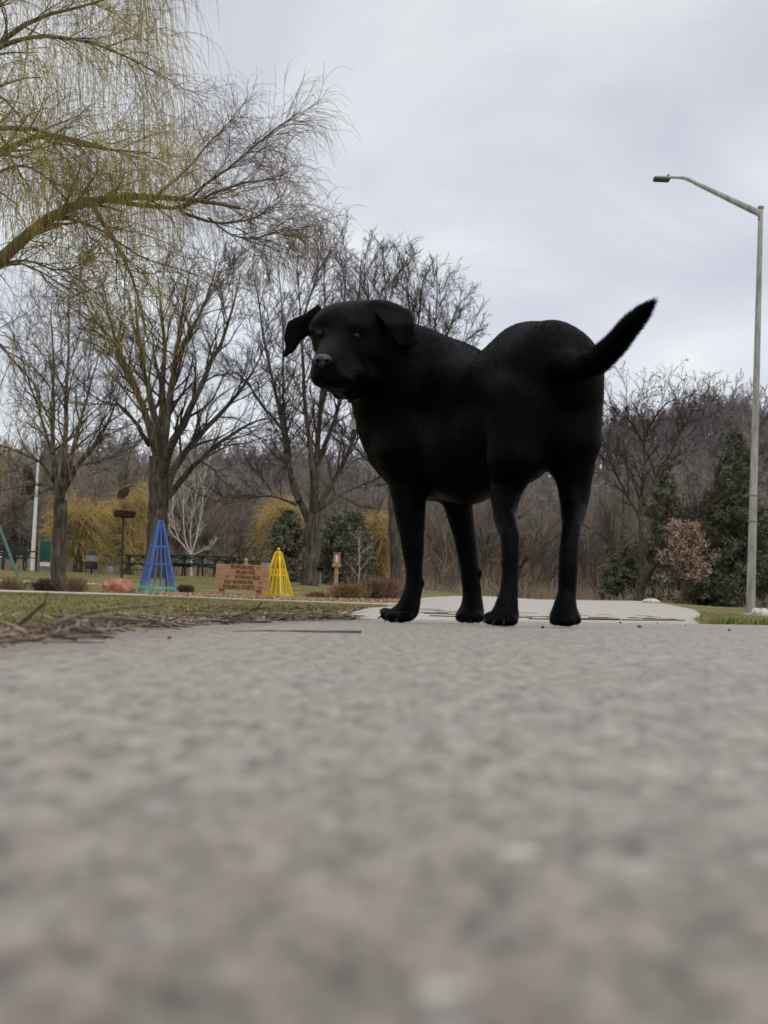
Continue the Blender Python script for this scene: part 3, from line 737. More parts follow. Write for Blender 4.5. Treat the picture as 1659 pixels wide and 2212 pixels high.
# ---- left tree
Yl = 28
tr = [([(123, 1284, Yl), (127, 1200, Yl), (128, 1130, Yl), (130, 1080, Yl)], 17, 15),
      ([(128, 1100, Yl), (118, 1040, Yl), (112, 980, Yl), (116, 880, Yl+1), (112, 760, Yl+1), (112, 650, Yl+1)], 9, .9),
      ([(131, 1095, Yl), (138, 1020, Yl-.5), (140, 930, Yl-.5), (146, 820, Yl-.5), (150, 700, Yl), (148, 620, Yl)], 10, .9),
      ([(132, 1070, Yl), (152, 1000, Yl), (170, 920, Yl+.5), (196, 830, Yl+1), (222, 740, Yl+1)], 8, .9),
      ([(134, 1065, Yl), (165, 1010, Yl), (205, 960, Yl-.5), (240, 900, Yl-1), (262, 830, Yl-1)], 9, .9),
      ([(116, 1040, Yl), (92, 1000, Yl-.5), (60, 985, Yl-1), (10, 965, Yl-1), (-40, 950, Yl-1)], 5, 1.2),
      ([(112, 980, Yl), (90, 900, Yl+.5), (60, 820, Yl+1), (40, 740, Yl+1)], 5, 1.2),
      ([(128, 1060, Yl), (100, 1045, Yl+1), (50, 1050, Yl+1.5), (-10, 1062, Yl+2)], 4, 1),
      ([(150, 1010, Yl), (200, 1000, Yl+1), (250, 985, Yl+1.5), (280, 950, Yl+2)], 4, 1)]
tree('bare_tree', 'slim bare tree with upright forking limbs at the left, brown shrub at its foot', tr, (123, Yl),
     [dict(K=18, t0=.2, t1=1, amin=16, amax=52, Lf=0, Labs=1.35, n=8, up=.38, wig=.34, rmin=0.0068, skip=1, tpow=.25, thin=True),
      dict(K=9, t0=.12, t1=1, amin=16, amax=42, Lf=.46, n=6, up=.25, wig=.38, rmin=0.0046, tpow=.3),
      dict(K=7, t0=.12, t1=1, amin=16, amax=42, Lf=.48, n=4, up=.15, wig=.38, rmin=0.0034, tpow=.3)])
# ---- tree left of the dog
Yt = 45
tr = [([(668, 1268, Yt), (671, 1200, Yt), (674, 1150, Yt), (676, 1110, Yt)], 19, 17),
      ([(668, 1128, Yt), (645, 1085, Yt), (624, 1010, Yt+1), (612, 930, Yt+1), (596, 850, Yt+2), (570, 740, Yt+2), (560, 640, Yt+2), (548, 600, Yt+3)], 9, .9),
      ([(676, 1120, Yt), (678, 1020, Yt-1), (664, 930, Yt-1), (655, 820, Yt-1), (650, 700, Yt-2), (640, 580, Yt-2)], 10, .9),
      ([(677, 1120, Yt), (684, 1000, Yt+1), (690, 900, Yt+1), (700, 780, Yt+1), (704, 640, Yt+2), (700, 565, Yt+2)], 10, .9),
      ([(680, 1110, Yt), (700, 1070, Yt), (735, 1020, Yt), (765, 950, Yt-1), (800, 850, Yt-1), (830, 700, Yt-2), (850, 620, Yt-2)], 8, .9),
      ([(682, 1105, Yt), (715, 1080, Yt), (760, 1055, Yt+1), (805, 1040, Yt+1)], 7, 1.1),
      ([(645, 1085, Yt), (622, 1050, Yt), (630, 1000, Yt+2), (610, 880, Yt+3), (612, 700, Yt+3), (600, 560, Yt+3)], 6, .9),
      ([(612, 930, Yt), (570, 880, Yt), (530, 820, Yt-1), (500, 800, Yt-1)], 5, 1.2),
      ([(684, 1005, Yt+1), (712, 940, Yt+.5), (740, 860, Yt), (770, 720, Yt), (780, 560, Yt)], 7, .9),
      ([(690, 900, Yt+1), (730, 740, Yt+1), (750, 600, Yt+1), (745, 565, Yt+1)], 6, .9),
      ([(735, 1020, Yt), (780, 900, Yt+1), (800, 760, Yt+1), (812, 640, Yt+1)], 5, 1.2),
      ([(650, 700, Yt-2), (670, 640, Yt-2), (690, 580, Yt-2)], 3, 1),
      ([(640, 1090, Yt), (590, 1070, Yt-1), (540, 1075, Yt-1), (490, 1090, Yt-2)], 4, 1)]
tree('bare_tree', 'tall bare tree with flared trunk base standing just left of the dog, behind its head', tr, (668, Yt),
     [dict(K=30, t0=.2, t1=1, amin=14, amax=48, Lf=0, Labs=1.75, n=8, up=.38, wig=.34, rmin=0.0110, skip=1, tpow=.25, thin=True),
      dict(K=9, t0=.12, t1=1, amin=14, amax=38, Lf=.46, n=6, up=.25, wig=.38, rmin=0.0074, tpow=.3),
      dict(K=7, t0=.12, t1=1, amin=14, amax=38, Lf=.48, n=4, up=.15, wig=.38, rmin=0.0055, tpow=.3)], mtt=M_twigr)
# ---- tree behind the dog
Yd = 54
tr = [([(856, 1262, Yd), (856, 1180, Yd), (850, 1110, Yd), (846, 1060, Yd), (850, 980, Yd)], 15, 12),
      ([(850, 1000, Yd), (870, 860, Yd), (890, 740, Yd), (880, 600, Yd)], 9, .9),
      ([(850, 1000, Yd), (900, 880, Yd+1), (950, 780, Yd+1), (975, 690, Yd+2), (995, 650, Yd+2)], 9, .9),
      ([(850, 1000, Yd), (840, 850, Yd-1), (835, 700, Yd-1), (830, 590, Yd-1)], 8, .9),
      ([(852, 985, Yd), (930, 820, Yd), (940, 700, Yd), (945, 620, Yd)], 8, .9),
      ([(846, 900, Yd-.5), (815, 780, Yd), (800, 680, Yd), (795, 610, Yd)], 5, 1.2),
      ([(880, 800, Yd), (905, 700, Yd), (912, 620, Yd)], 4, 1),
      ([(850, 1040, Yd), (800, 1000, Yd), (760, 960, Yd-1), (720, 900, Yd-1)], 5, 1.2),
      ([(892, 895, Yd+1), (960, 830, Yd-1), (990, 765, Yd-1), (1010, 725, Yd-1)], 6, 1.2)]
tree('bare_tree', 'bare tree largely hidden behind the dog, its rounded crown showing above the back', tr, (856, Yd),
     [dict(K=31, t0=.2, t1=1, amin=16, amax=50, Lf=0, Labs=1.8, n=8, up=.38, wig=.34, rmin=0.0130, skip=1, tpow=.25, thin=True),
      dict(K=9, t0=.12, t1=1, amin=16, amax=40, Lf=.46, n=6, up=.25, wig=.38, rmin=0.0088, tpow=.3),
      dict(K=7, t0=.12, t1=1, amin=16, amax=40, Lf=.48, n=4, up=.15, wig=.38, rmin=0.0065, tpow=.3)], mtt=M_twigr)
# ---- right bare tree with seed clusters
Ys = 62
tr = [([(1378, 1298, Ys), (1386, 1265, Ys), (1392, 1240, Ys), (1388, 1180, Ys)], 13, 9),
      ([(1388, 1190, Ys), (1382, 1100, Ys), (1392, 1000, Ys), (1390, 920, Ys), (1394, 870, Ys)], 8, .9),
      ([(1394, 1255, Ys), (1420, 1215, Ys-1), (1460, 1170, Ys-1), (1495, 1130, Ys-2)], 8, 2.5),
      ([(1386, 1120, Ys), (1350, 1060, Ys), (1325, 1010, Ys), (1305, 960, Ys+1)], 5, .9),
      ([(1390, 1090, Ys), (1430, 1010, Ys+1), (1470, 940, Ys+1), (1500, 870, Ys+1)], 6, .9),
      ([(1390, 960, Ys), (1370, 920, Ys), (1345, 890, Ys-1), (1325, 880, Ys-1)], 4, 1.2),
      ([(1390, 950, Ys), (1415, 900, Ys), (1440, 870, Ys-1), (1460, 860, Ys-1)], 4, 1.2),
      ([(1470, 1160, Ys), (1520, 1100, Ys), (1570, 1060, Ys), (1610, 1040, Ys)], 4, 1.2)]
T, st = tree('bare_tree', 'bare tree with two leaning trunks and dark seed clusters in its top', tr, (1378, Ys),
     [dict(K=22, t0=.2, t1=1, amin=18, amax=56, Lf=0, Labs=2.0, n=8, up=.38, wig=.34, rmin=0.0140, skip=1, tpow=.25, thin=True),
      dict(K=8, t0=.12, t1=1, amin=18, amax=46, Lf=.46, n=6, up=.25, wig=.38, rmin=0.0095, tpow=.3),
      dict(K=6, t0=.12, t1=1, amin=18, amax=46, Lf=.48, n=4, up=.15, wig=.38, rmin=0.0070, tpow=.3)])
def tris(name, c, size, mat, parent, off=(0, 0, 0), flat=None, kind=None, elong=1.6):
    n = len(c); a = rng.normal(size=(n, 3)); a /= np.linalg.norm(a, axis=1, keepdims=True)
    if flat is not None: a = a*np.array(flat); a /= np.linalg.norm(a, axis=1, keepdims=True)+1e-9
    b_ = np.cross(a, rng.normal(size=(n, 3))); b_ /= np.linalg.norm(b_, axis=1, keepdims=True)
    s = (size*rng.uniform(.6, 1.4, n))[:, None]
    v = np.stack([c-a*s*elong/2, c+b_*s*.5, c+a*s*elong/2, c-b_*s*.5], 1).reshape(-1, 3)-np.asarray(off)
    i = np.arange(n)*4
    return link(name, mesh_np(name, v, [np.stack([i, i+1, i+2, i+3], 1)], False), mat, parent, kind)
ends = st[-1][0][:, -1]; _x, _y = None, None
q = ends-np.array([0, 0, HC]); sy = CY-F*(q@UX)/(q@fw); hi = ends[(sy < 960)]
c = hi[rng.choice(len(hi), 150)]; c = (c[:, None]+rng.normal(size=(len(c), 5, 3))*.05).reshape(-1, 3)
M_seed = mat('seed_clusters', (.035, .022, .018), (.07, .045, .035), scale=9)
tris('seed_clusters', c, .05, M_seed, T, T.location, kind='stuff')
# ---- willow (trunk outside the frame at the left)
M_wb = barkmat('willow_bark', (.05, .042, .03), (.12, .10, .07), (.17, .15, .10), 5)
M_wt = mat('willow_twigs', rgb(108, 96, 54), rgb(146, 130, 62), rough=.8, scale=1.2, spec=.15, c3=rgb(176, 160, 70))
M_wt2 = mat('willow_branchlets', rgb(84, 70, 48), rgb(116, 98, 62), rough=.8, scale=2.0, spec=.15)
Yw = 15
tr = [([(-260, 1300, Yw), (-250, 1100, Yw), (-240, 900, Yw), (-200, 700, Yw), (-170, 520, Yw)], 62, 40),
      ([(-190, 700, Yw), (-80, 640, Yw), (0, 560, Yw), (60, 500, Yw), (110, 455, Yw), (180, 430, Yw), (250, 418, Yw), (300, 432, Yw), (340, 430, Yw), (430, 425, Yw), (520, 450, Yw)], 22, 3),
      ([(180, 432, Yw), (250, 430, Yw+.3), (330, 450, Yw+.4), (395, 455, Yw+.5), (450, 420, Yw+.6), (520, 395, Yw+.7), (590, 385, Yw+.8)], 8, 2.2),
      ([(390, 456, Yw), (440, 400, Yw-.3), (500, 360, Yw-.5), (550, 315, Yw-.6), (600, 275, Yw-.7)], 5, 1.4),
      ([(330, 430, Yw), (400, 370, Yw+.5), (450, 310, Yw+.7), (500, 260, Yw+.9)], 5, 1.3),
      ([(395, 460, Yw), (470, 485, Yw+.2), (550, 475, Yw+.4), (610, 430, Yw+.5)], 5, 1.2),
      ([(450, 470, Yw), (500, 510, Yw), (550, 515, Yw), (610, 500, Yw)], 3, 1),
      ([(190, 432, Yw), (230, 490, Yw-.4), (270, 560, Yw-.6), (300, 640, Yw-.8), (320, 740, Yw-.8)], 8, 1.6),
      ([(90, 475, Yw), (160, 470, Yw+.5), (230, 500, Yw+.7), (290, 555, Yw+.9), (330, 560, Yw+1), (410, 590, Yw+1)], 6, .9),
      ([(-170, 540, Yw), (-60, 380, Yw+.5), (30, 300, Yw+.6), (110, 280, Yw+.7), (190, 310, Yw+.8), (290, 340, Yw+1)], 17, 1.1),
      ([(-170, 540, Yw), (-80, 300, Yw-.5), (0, 262, Yw-.7), (80, 275, Yw-.9), (160, 310, Yw-1), (250, 335, Yw-1.2), (330, 330, Yw-1.2)], 14, 1.1),
      ([(-170, 530, Yw), (-140, 300, Yw), (-60, 140, Yw), (30, 60, Yw+.3), (110, 25, Yw+.4), (200, 10, Yw+.5), (290, -20, Yw+.5)], 18, 1.1),
      ([(-60, 150, Yw), (0, 95, Yw-.4), (80, 75, Yw-.6), (180, 85, Yw-.8), (280, 120, Yw-.8), (340, 160, Yw-.8)], 9, 1.6),
      ([(-140, 300, Yw), (-90, 0, Yw-.3), (20, -120, Yw-.3), (140, -160, Yw), (260, -130, Yw), (340, -60, Yw)], 15, 1.1),
      ([(-100, 640, Yw), (-30, 590, Yw-.6), (40, 560, Yw-.8), (110, 600, Yw-1), (170, 640, Yw-1)], 5, 1.3),
      ([(0, 570, Yw), (60, 560, Yw+.3), (130, 590, Yw+.4), (200, 560, Yw+.5)], 4, 1.2),
      ([(-190, 760, Yw), (-80, 700, Yw-.5), (-10, 715, Yw-.6), (10, 770, Yw-.7), (60, 800, Yw-.8), (90, 860, Yw-.8)], 6, 1.6),
      ([(-60, 390, Yw), (60, 350, Yw-1), (120, 400, Yw-1.2), (160, 450, Yw-1.3), (200, 520, Yw-1.4)], 6, 1.4)]
T = thing('willow_tree', 'near weeping willow hanging yellow-green strands over the upper left corner', 'tree', tuple(on_ground(-262, Yw)))
L0 = limbs(tr); o_ = np.array(T.location)
tmesh('trunk', [(L0[0][:1], L0[1][:1])], M_wb, T, o_, [16])
A1 = spawn(L0[0][1:7], L0[1][1:7], K=17, t0=.3, t1=1, amin=10, amax=40, Lf=0, Labs=.52, n=7, up=-.1, wig=.25, rmin=.0045, tpow=.15)
A2 = spawn(L0[0][7:], L0[1][7:], K=18, t0=.25, t1=1, amin=15, amax=52, Lf=0, Labs=.9, n=7, up=-.15, wig=.3, rmin=.005, tpow=.3)
A = (np.concatenate([A1[0], A2[0]]), np.concatenate([A1[1], A2[1]]))
B = spawn(A[0], A[1], K=6, t0=.15, t1=1, amin=20, amax=60, Lf=0, Labs=.5, n=6, up=.0, wig=.35, rmin=.003, tpow=.2, grav=.10)
tmesh('limb', [(L0[0][1:], L0[1][1:])], M_wb, T, o_, [9])
tmesh('branchlets', [A, B], M_wt2, T, o_, [4, 3])
# strands: long hanging where the crown is dense (left), short arching at the right-hand end
def scrx(p): q = p-np.array([0, 0, HC]); d = q@fw; return CX+F*(q@RX)/d, CY-F*(q@UX)/d
bx, by = scrx(B[0][:, -1])
left = bx < 400
Bl = (B[0][left], B[1][left]); Br = (B[0][~left], B[1][~left])
dense = (by[left] < 430)
Cd = spawn(Bl[0][dense], Bl[1][dense], K=5, t0=.2, t1=1, amin=15, amax=70, Lf=0, Labs=1.15, n=10, up=0, wig=.15, rmin=.0024, tip=.5, tpow=.2, grav=.9, rf=.7)
Cs = spawn(Bl[0][~dense][::2], Bl[1][~dense][::2], K=3, t0=.2, t1=1, amin=15, amax=60, Lf=0, Labs=.8, n=9, up=0, wig=.2, rmin=.0021, tip=.5, tpow=.2, grav=.45, rf=.7)
Cr = spawn(Br[0], Br[1], K=4, t0=.08, t1=.97, amin=10, amax=40, Lf=0, Labs=.40, n=8, up=.0, wig=.15, rmin=.0018, tip=.5, tpow=.2, grav=.42, rf=.7)
tmesh('strands', [Cd, Cs], M_wt, T, o_, [3, 3])
M_wt3 = mat('willow_tip_twigs', rgb(96, 80, 66), rgb(132, 108, 84), rough=.8, scale=2.0, spec=.15)
tmesh('tip_twigs', [Cr], M_wt3, T, o_, [3])
# ---- distant yellow willows
M_yw = mat('yellow_willow_strands', rgb(150, 132, 94), rgb(182, 160, 104), rough=.85, scale=.5, c3=rgb(206, 182, 112), spec=.1)
def dome_willow(label, px, py_top, w, Y, n, base_py=None):
    b = on_ground(px, Y); top = P(px, py_top, Y); s = Y/F; rx = w*s/2; h = top[2]-b[2]
    T = thing('yellow_willow', label, 'tree', tuple(b), group='far yellow willows')
    tp = np.stack([b+[0, 0, h*x]+rng.normal(size=3)*.08*x for x in np.linspace(0, .75, 8)])[None]
    R = np.linspace(.3, .12, 8)[None]
    A = spawn(tp, R, K=26, t0=.2, t1=1, amin=15, amax=75, Lf=0, Labs=rx*1.2, n=6, up=.6, wig=.3, rmin=.03, tpow=.3)
    tmesh('trunk', [(tp, R)], M_bark, T, b, [8]); 
    B = spawn(A[0], A[1], K=14, t0=.2, t1=1, amin=20, amax=70, Lf=0, Labs=rx*.5, n=5, up=.5, wig=.3, rmin=.016, tpow=.2)
    C = spawn(B[0], B[1], K=n, t0=.08, t1=.97, amin=10, amax=80, Lf=0, Labs=h*.24, n=6, up=0, wig=.3, rmin=.010, tip=.6, tpow=.1, grav=.42)
    tmesh('crown', [A, B, C], M_yw, T, b, [4, 3, 3]); return T
dome_willow('round yellow willow far off between the slim bare tree and the bird sculpture', 166, 1086, 120, 74, 8)
dome_willow('spreading yellow willow seen behind the bird nest sculpture', 278, 1078, 140, 76, 8)
dome_willow('yellow willow showing above the dark evergreens right of the sign', 610, 1068, 100, 74, 6)
dome_willow('yellow willow seen between the box on a post and the front leg of the dog', 812, 1108, 90, 73, 7)
# ---- white birches
M_birch = mat('white_birch_bark', rgb(205, 198, 186), rgb(180, 172, 160), rough=.85, scale=3, c3=rgb(120, 112, 102), lo=.35, hi=.75)
Yb = 64
tr = [([(413, 1252, Yb), (413, 1200, Yb), (410, 1190, Yb)], 3.5, 2.5),
      ([(413, 1200, Yb), (398, 1165, Yb), (396, 1120, Yb), (398, 1060, Yb), (390, 1000, Yb)], 1.9, .6),
      ([(413, 1200, Yb), (428, 1150, Yb), (438, 1090, Yb), (440, 1030, Yb), (455, 985, Yb)], 1.9, .6),
      ([(413, 1200, Yb), (410, 1140, Yb), (424, 1080, Yb), (418, 1010, Yb), (412, 980, Yb)], 1.6, .5),
      ([(413, 1200, Yb), (438, 1190, Yb), (458, 1180, Yb), (468, 1165, Yb)], 1.3, .5),
      ([(410, 1195, Yb), (380, 1160, Yb), (372, 1110, Yb), (374, 1050, Yb), (380, 1000, Yb)], 1.6, .5),
      ([(400, 1180, Yb), (366, 1150, Yb), (360, 1100, Yb), (362, 1050, Yb)], 1.4, .5)]
tree('birch_tree', 'white-barked multi-stemmed birch right of the thick tree behind the blue obelisk', tr, (413, Yb),
     [dict(K=16, t0=.12, t1=1, amin=18, amax=45, Lf=.34, n=6, up=.5, wig=.35, rmin=.013, skip=1),
      dict(K=6, t0=.15, t1=1, amin=20, amax=50, Lf=.45, n=5, up=.35, wig=.35, rmin=.007)], mt=M_birch, mtt=M_birch)
# ---- brown-leaved young tree
Yo = 58
tr = [([(1477, 1306, Yo), (1477, 1260, Yo), (1476, 1200, Yo), (1474, 1140, Yo)], 4, 1)]
M_bl = mat('brown_leaves', rgb(116, 94, 82), rgb(154, 130, 114), rough=.8, scale=2.5, c3=rgb(194, 172, 154), lo=.3, hi=.7)
T, st = tree('young_tree', 'small round tree still holding pinkish-brown leaves, in front of the dark pine', tr, (1477, Yo),
     [dict(K=60, t0=.32, t1=1, amin=50, amax=95, Lf=0, Labs=1.55, n=5, up=.35, wig=.2, rmin=.012, tpow=.62),
      dict(K=6, t0=.2, t1=1, amin=20, amax=50, Lf=.4, n=4, up=.1, wig=.3, rmin=.008)])
for k_ in (1,): pass
pp = st[2][0][:, 1:].reshape(-1, 3); c = pp[rng.choice(len(pp), 5200)]+rng.normal(size=(5200, 3))*.07
tris('leaves', c, .075, M_bl, T, T.location)
# ---- evergreens
M_pine = mat('pine_needles', (.055, .064, .036), (.10, .108, .062), rough=.85, scale=1.0, c3=(.16, .16, .098), spec=.15)
M_pine2 = mat('pine_needles_greyish', (.085, .090, .056), (.14, .14, .092), rough=.85, scale=.8, c3=(.20, .19, .13), spec=.15)
def pine(label, px, py_top, w, Y, mt, n=26, low=.08, dens=6, name='pine_tree', nl=.062):
    b = on_ground(px, Y); top = P(px, py_top, Y); h = top[2]-b[2]; rx = w*Y/F/2
    T = thing(name, label, 'tree', tuple(b))
    tp = np.stack([b+[0, 0, h*x] for x in np.linspace(0, 1, 10)])[None]; R = np.linspace(.02*h+.05, .02, 10)[None]
    tmesh('trunk', [(tp, R)], M_bark, T, b, [8])
    tt = np.repeat(np.linspace(low, .98, n), 7); tt = tt+rng.uniform(-.02, .02, len(tt)); az = rng.uniform(0, 2*PI, len(tt))
    Lb = rx*(1-tt**1.5)**.8*rng.uniform(.3, 1.25, len(tt))*(1+.22*np.sin(tt*23+px))+.15
    d = np.stack([np.cos(az), np.sin(az), rng.uniform(-.05, .25, len(tt))], 1); s = np.linspace(0, 1, 7)
    st_ = np.array([b[0], b[1], b[2]])+np.stack([0*tt, 0*tt, tt*h], 1)
    Pb = st_[:, None]+d[:, None]*(Lb[:, None]*s)[..., None]; Pb[..., 2] += -.10*Lb[:, None]*np.sin(s*PI)+.06*Lb[:, None]*s**3
    Rb = np.linspace(.035, .01, 7)[None]*np.ones((len(tt), 1))
    B = spawn(Pb, Rb, K=8, t0=.15, t1=1, amin=30, amax=65, Lf=.35, n=4, up=0, wig=.25, rmin=.008, tpow=.4)
    tmesh('boughs', [(Pb, Rb), B], M_bark, T, b, [3, 3])
    dens = int(dens*3.6); f = rng.uniform(.1, 1, (len(B[0]), dens))*3; i = np.clip(f.astype(int), 0, 2); fr = (f-i)[..., None]; ar_ = np.arange(len(B[0]))[:, None]
    c = (B[0][ar_, i]*(1-fr)+B[0][ar_, i+1]*fr).reshape(-1, 3)+rng.normal(size=(len(B[0])*dens, 3))*.10
    tris('needles', c, nl, mt, T, b, elong=4.5, flat=(1, 1, 1)); return T
pine('broad dark pine with low sweeping boughs behind the small brown-leaved tree', 1565, 1030, 270, 70, M_pine, n=26, low=.10, dens=9)
pine('greyish green pine rising between the seed-cluster tree and the lamp post', 1580, 925, 180, 84, M_pine2, n=30, low=.25, dens=7)
pine('grey-green conifer behind the leaning trunks of the seed-cluster tree', 1430, 1010, 130, 80, M_pine2, n=20, low=.15, dens=5)
pine('low dark conifer just right of the hind legs of the dog', 1345, 1190, 110, 82, M_pine2, n=12, low=.2, dens=5)
pine('dark bushy conifer between the yellow obelisk and the flared tree', 618, 1110, 110, 66, M_pine2, n=13, low=.0, dens=4)
pine('blue-green conifer behind the grill, right of the flared tree', 722, 1122, 120, 62, M_pine2, n=12, low=.0, dens=3)
pine('dark bushy conifer behind the box on a post', 758, 1112, 110, 68, M_pine2, n=13, low=.0, dens=5)
pine('thin conifer in the wood behind the white pole', 45, 1010, 110, 105, M_pine2, n=22, low=.2, dens=4)
# ---- wood: shared tree variants
M_w1 = mat('wood_twigs_brown', rgb(116, 107, 99), rgb(144, 134, 124), rough=.95, scale=.35, spec=.05, c3=rgb(162, 152, 141))
M_w2 = mat('wood_bark', rgb(104, 90, 76), rgb(136, 120, 104), rough=.95, scale=1.2, spec=.05)
def variant(seed, h, spread, k1=18, k2=14, k3=7, rm=.014, forks=4):
    global rng
    keep = rng; rng = np.random.default_rng(seed)
    tp = np.zeros((1, 9, 3)); tp[0, :, 2] = np.linspace(-.3, h*.5, 9); tp[0, 2:, :2] += np.cumsum(rng.normal(size=(7, 2))*.06, 0)
    R = np.linspace(h*.018, h*.010, 9)[None]
    A = spawn(tp, R, K=forks+5, t0=.35, t1=1, amin=12, amax=spread, Lf=0, Labs=h*.62, n=8, up=.35, wig=.3, rmin=.04, tpow=.2, rf=.75)
    B = spawn(A[0], A[1], K=k1, t0=.15, t1=1, amin=20, amax=50, Lf=.38, n=5, up=.4, wig=.3, rmin=rm*1.3)
    C = spawn(B[0], B[1], K=k2, t0=.08, t1=.97, amin=20, amax=55, Lf=.5, n=4, up=.3, wig=.35, rmin=rm)
    rng = keep
    def mk(sets, sd):
        V = []; Q = []; nn = 0
        for (a, r), s in zip(sets, sd):
            v, q = tubes(a, r, s); V.append(v); Q.append(q+nn); nn += len(v)
        return np.concatenate(V), np.concatenate(Q)
    return mk([(tp, R), A], [7, 5]), mk([B, C], [3, 3])
VR = [variant(100+i, 11, 40+5*(i % 3)) for i in range(5)]
VM = [(mesh_np('trunk', a[0], [a[1]], True), mesh_np('crown', b[0], [b[1]], True)) for a, b in VR]
for tm, cm in VM: tm.materials.append(M_w2); cm.materials.append(M_w1)
WG = 'bare brown trees of the wood behind the park'
cnt = 0
def wood_tree(px, Y, sc):
    global cnt
    b = on_ground(px, Y); T = thing('bare_tree', 'bare grey-brown tree among many alike at the edge of the wood behind the park', 'tree', tuple(b), rng.uniform(0, 6), WG)
    T.scale = (sc*1.05, sc*1.05, sc); tm, cm = VM[cnt % 5]; cnt += 1
    link('trunk', tm, None, T); link('crown', cm, None, T)
for px in np.linspace(-60, 1760, 40): wood_tree(px+rng.uniform(-20, 20), rng.uniform(84, 104), rng.uniform(.62, .85)*(1 if px < 1200 else 1.1))
for px in np.linspace(-100, 1800, 34): wood_tree(px+rng.uniform(-20, 20), rng.uniform(105, 135), rng.uniform(.85, 1.1)*(1 if px < 1200 else 1.15))
# far wood on the hill: nobody could count it -> one object
FV = [variant(200+i, 12, 42, k1=11, k2=8, rm=.035) for i in range(4)]
V = []; Q = []; nn = 0
for i in range(760):
    Y = rng.uniform(140, 330); X = rng.uniform(-.40, .42)*Y; s = rng.uniform(.7, 1.15); a_ = rng.uniform(0, 6)
    (tv, tq), (cv, cq) = FV[i % 4]; z = z1(X, Y)
    for v_, q_ in ((tv, tq), (cv, cq)):
        w = v_*s; w = np.stack([w[:, 0]*math.cos(a_)-w[:, 1]*math.sin(a_)+X, w[:, 0]*math.sin(a_)+w[:, 1]*math.cos(a_)+Y, w[:, 2]+z], 1)
        V.append(w); Q.append(q_+nn); nn += len(w)
M_far = mat('far_wood', rgb(112, 104, 102), rgb(136, 128, 126), rough=.95, scale=.08, spec=.05)
link('far_wood', mesh_np('far_wood', np.concatenate(V), [np.concatenate(Q)], True), M_far, None, 'stuff')
# undergrowth under the wood edge
n = 60000
Y = rng.uniform(74, 140, n); X = rng.uniform(-.33, .36, n)*Y; z = zt(X, Y)
p0 = np.stack([X, Y, z], 1); hh = rng.uniform(.4, 1.9, n)*(.6+.4*np.sin(X*.7)*np.sin(Y*.3)); d = np.stack([rng.normal(size=n)*.35, rng.normal(size=n)*.35, np.ones(n)], 1)
p1 = p0+d*hh[:, None]*.5; p2 = p0+d*hh[:, None]+rng.normal(size=(n, 3))*.12
tm_ = tubes(np.stack([p0, p1, p2], 1), np.tile([.022, .016, .01], (n, 1)), 3)
link('undergrowth', mesh_np('undergrowth', tm_[0], [tm_[1]], True), mat('undergrowth_stems', rgb(124, 108, 90), rgb(156, 140, 118), rough=.95, scale=.3, spec=.05, c3=rgb(172, 158, 134)), None, 'stuff')
# ------------------------------------------------------------------ street lamp
M_pole = mat('concrete_pole', rgb(128, 125, 118), rgb(152, 149, 142), rough=.8, scale=3, bump=.5, bscale=60, stretch=(3, 3, .6), c3=rgb(170, 167, 160))
M_steel = mat('lamp_grey_metal', (.16, .165, .17), (.24, .245, .25), rough=.45, scale=6, spec=.5, metal=.3)
M_dkm = mat('dark_metal', (.018, .018, .02), (.032, .03, .03), rough=.5, scale=12, spec=.4)
Yp = 31
b = on_ground(1621, Yp); top = P(1644, 449, Yp); hp_ = top[2]-b[2]; s = Yp/F
L = thing('street_lamp', 'tall tapered grey street lamp with one slanted arm, standing in grass at the right edge', 'street lamp', tuple(b))
MB().tube([(0, 0, z) for z in np.linspace(0, hp_, 14)], np.linspace(.098, .052, 14), 24).build('pole', M_pole, L, True)
for zz in (2.62, 2.05): MB().lathe((0, 0, zz), [(.0915, 0), (.1, .004), (.1, .03), (.0905, .034)], 24).build('band', M_steel, L, True)
MB().lathe((0, 0, hp_-.02), [(.066, 0), (.07, .02), (.07, .05), (0.0, .06)], 20).build('cap', M_steel, L)
ap = [P(1641, 461, Yp)-b, P(1600, 442, Yp)-b, P(1552, 419, Yp)-b, P(1512, 400, Yp)-b, P(1490, 389, Yp)-b, P(1478, 384.5, Yp)-b, P(1462, 383.2, Yp)-b, P(1446, 383.2, Yp)-b]
MB().tube(ap, [.078, .068, .056, .047, .042, .036, .030, .028], 16).build('arm', M_pole, L, True)
for dz in (.02, -.08, -.14): MB().box(P(1638, 461, Yp)-b+[0, -.055, dz], (.05, .05, .03), None, .006).build('bracket', M_steel, L)
hc_ = (P(1411, 386, Yp)+P(1449, 387, Yp))/2-b; wl = 38*s
hd = MB().box(hc_+[0, 0, .01], (wl, .22, .062), None, .026).build('lamp_head', M_steel, L)
MB().box(hc_+[-.01, 0, -.034], (wl*.92, .2, .03), None, .01).build('lens', M_dkm, hd)
MB().tube([hc_+[wl*.36, 0, .04], hc_+[wl*.36, 0, .10]], .033, 14).build('sensor', M_steel, hd)
MB().box((0, 0, -.02), (.30, .30, .16), None, .015).build('footing', M_conc2, L)
q = on_ground(1643, 29.5)
RK = MB().ell((0, 0, 0), (.21, .17, .15), 28, 16, -.4, .10, 3).build('rock', mat('pale_rock', rgb(150, 140, 126), rgb(196, 188, 176), rough=.9, scale=9, bump=1.2, bscale=20, c3=rgb(214, 206, 194)), None, True)
RK.location = q+[0, 0, .04]; tag(RK, 'pale rounded stone in the grass beside the foot of the street lamp', 'rock')
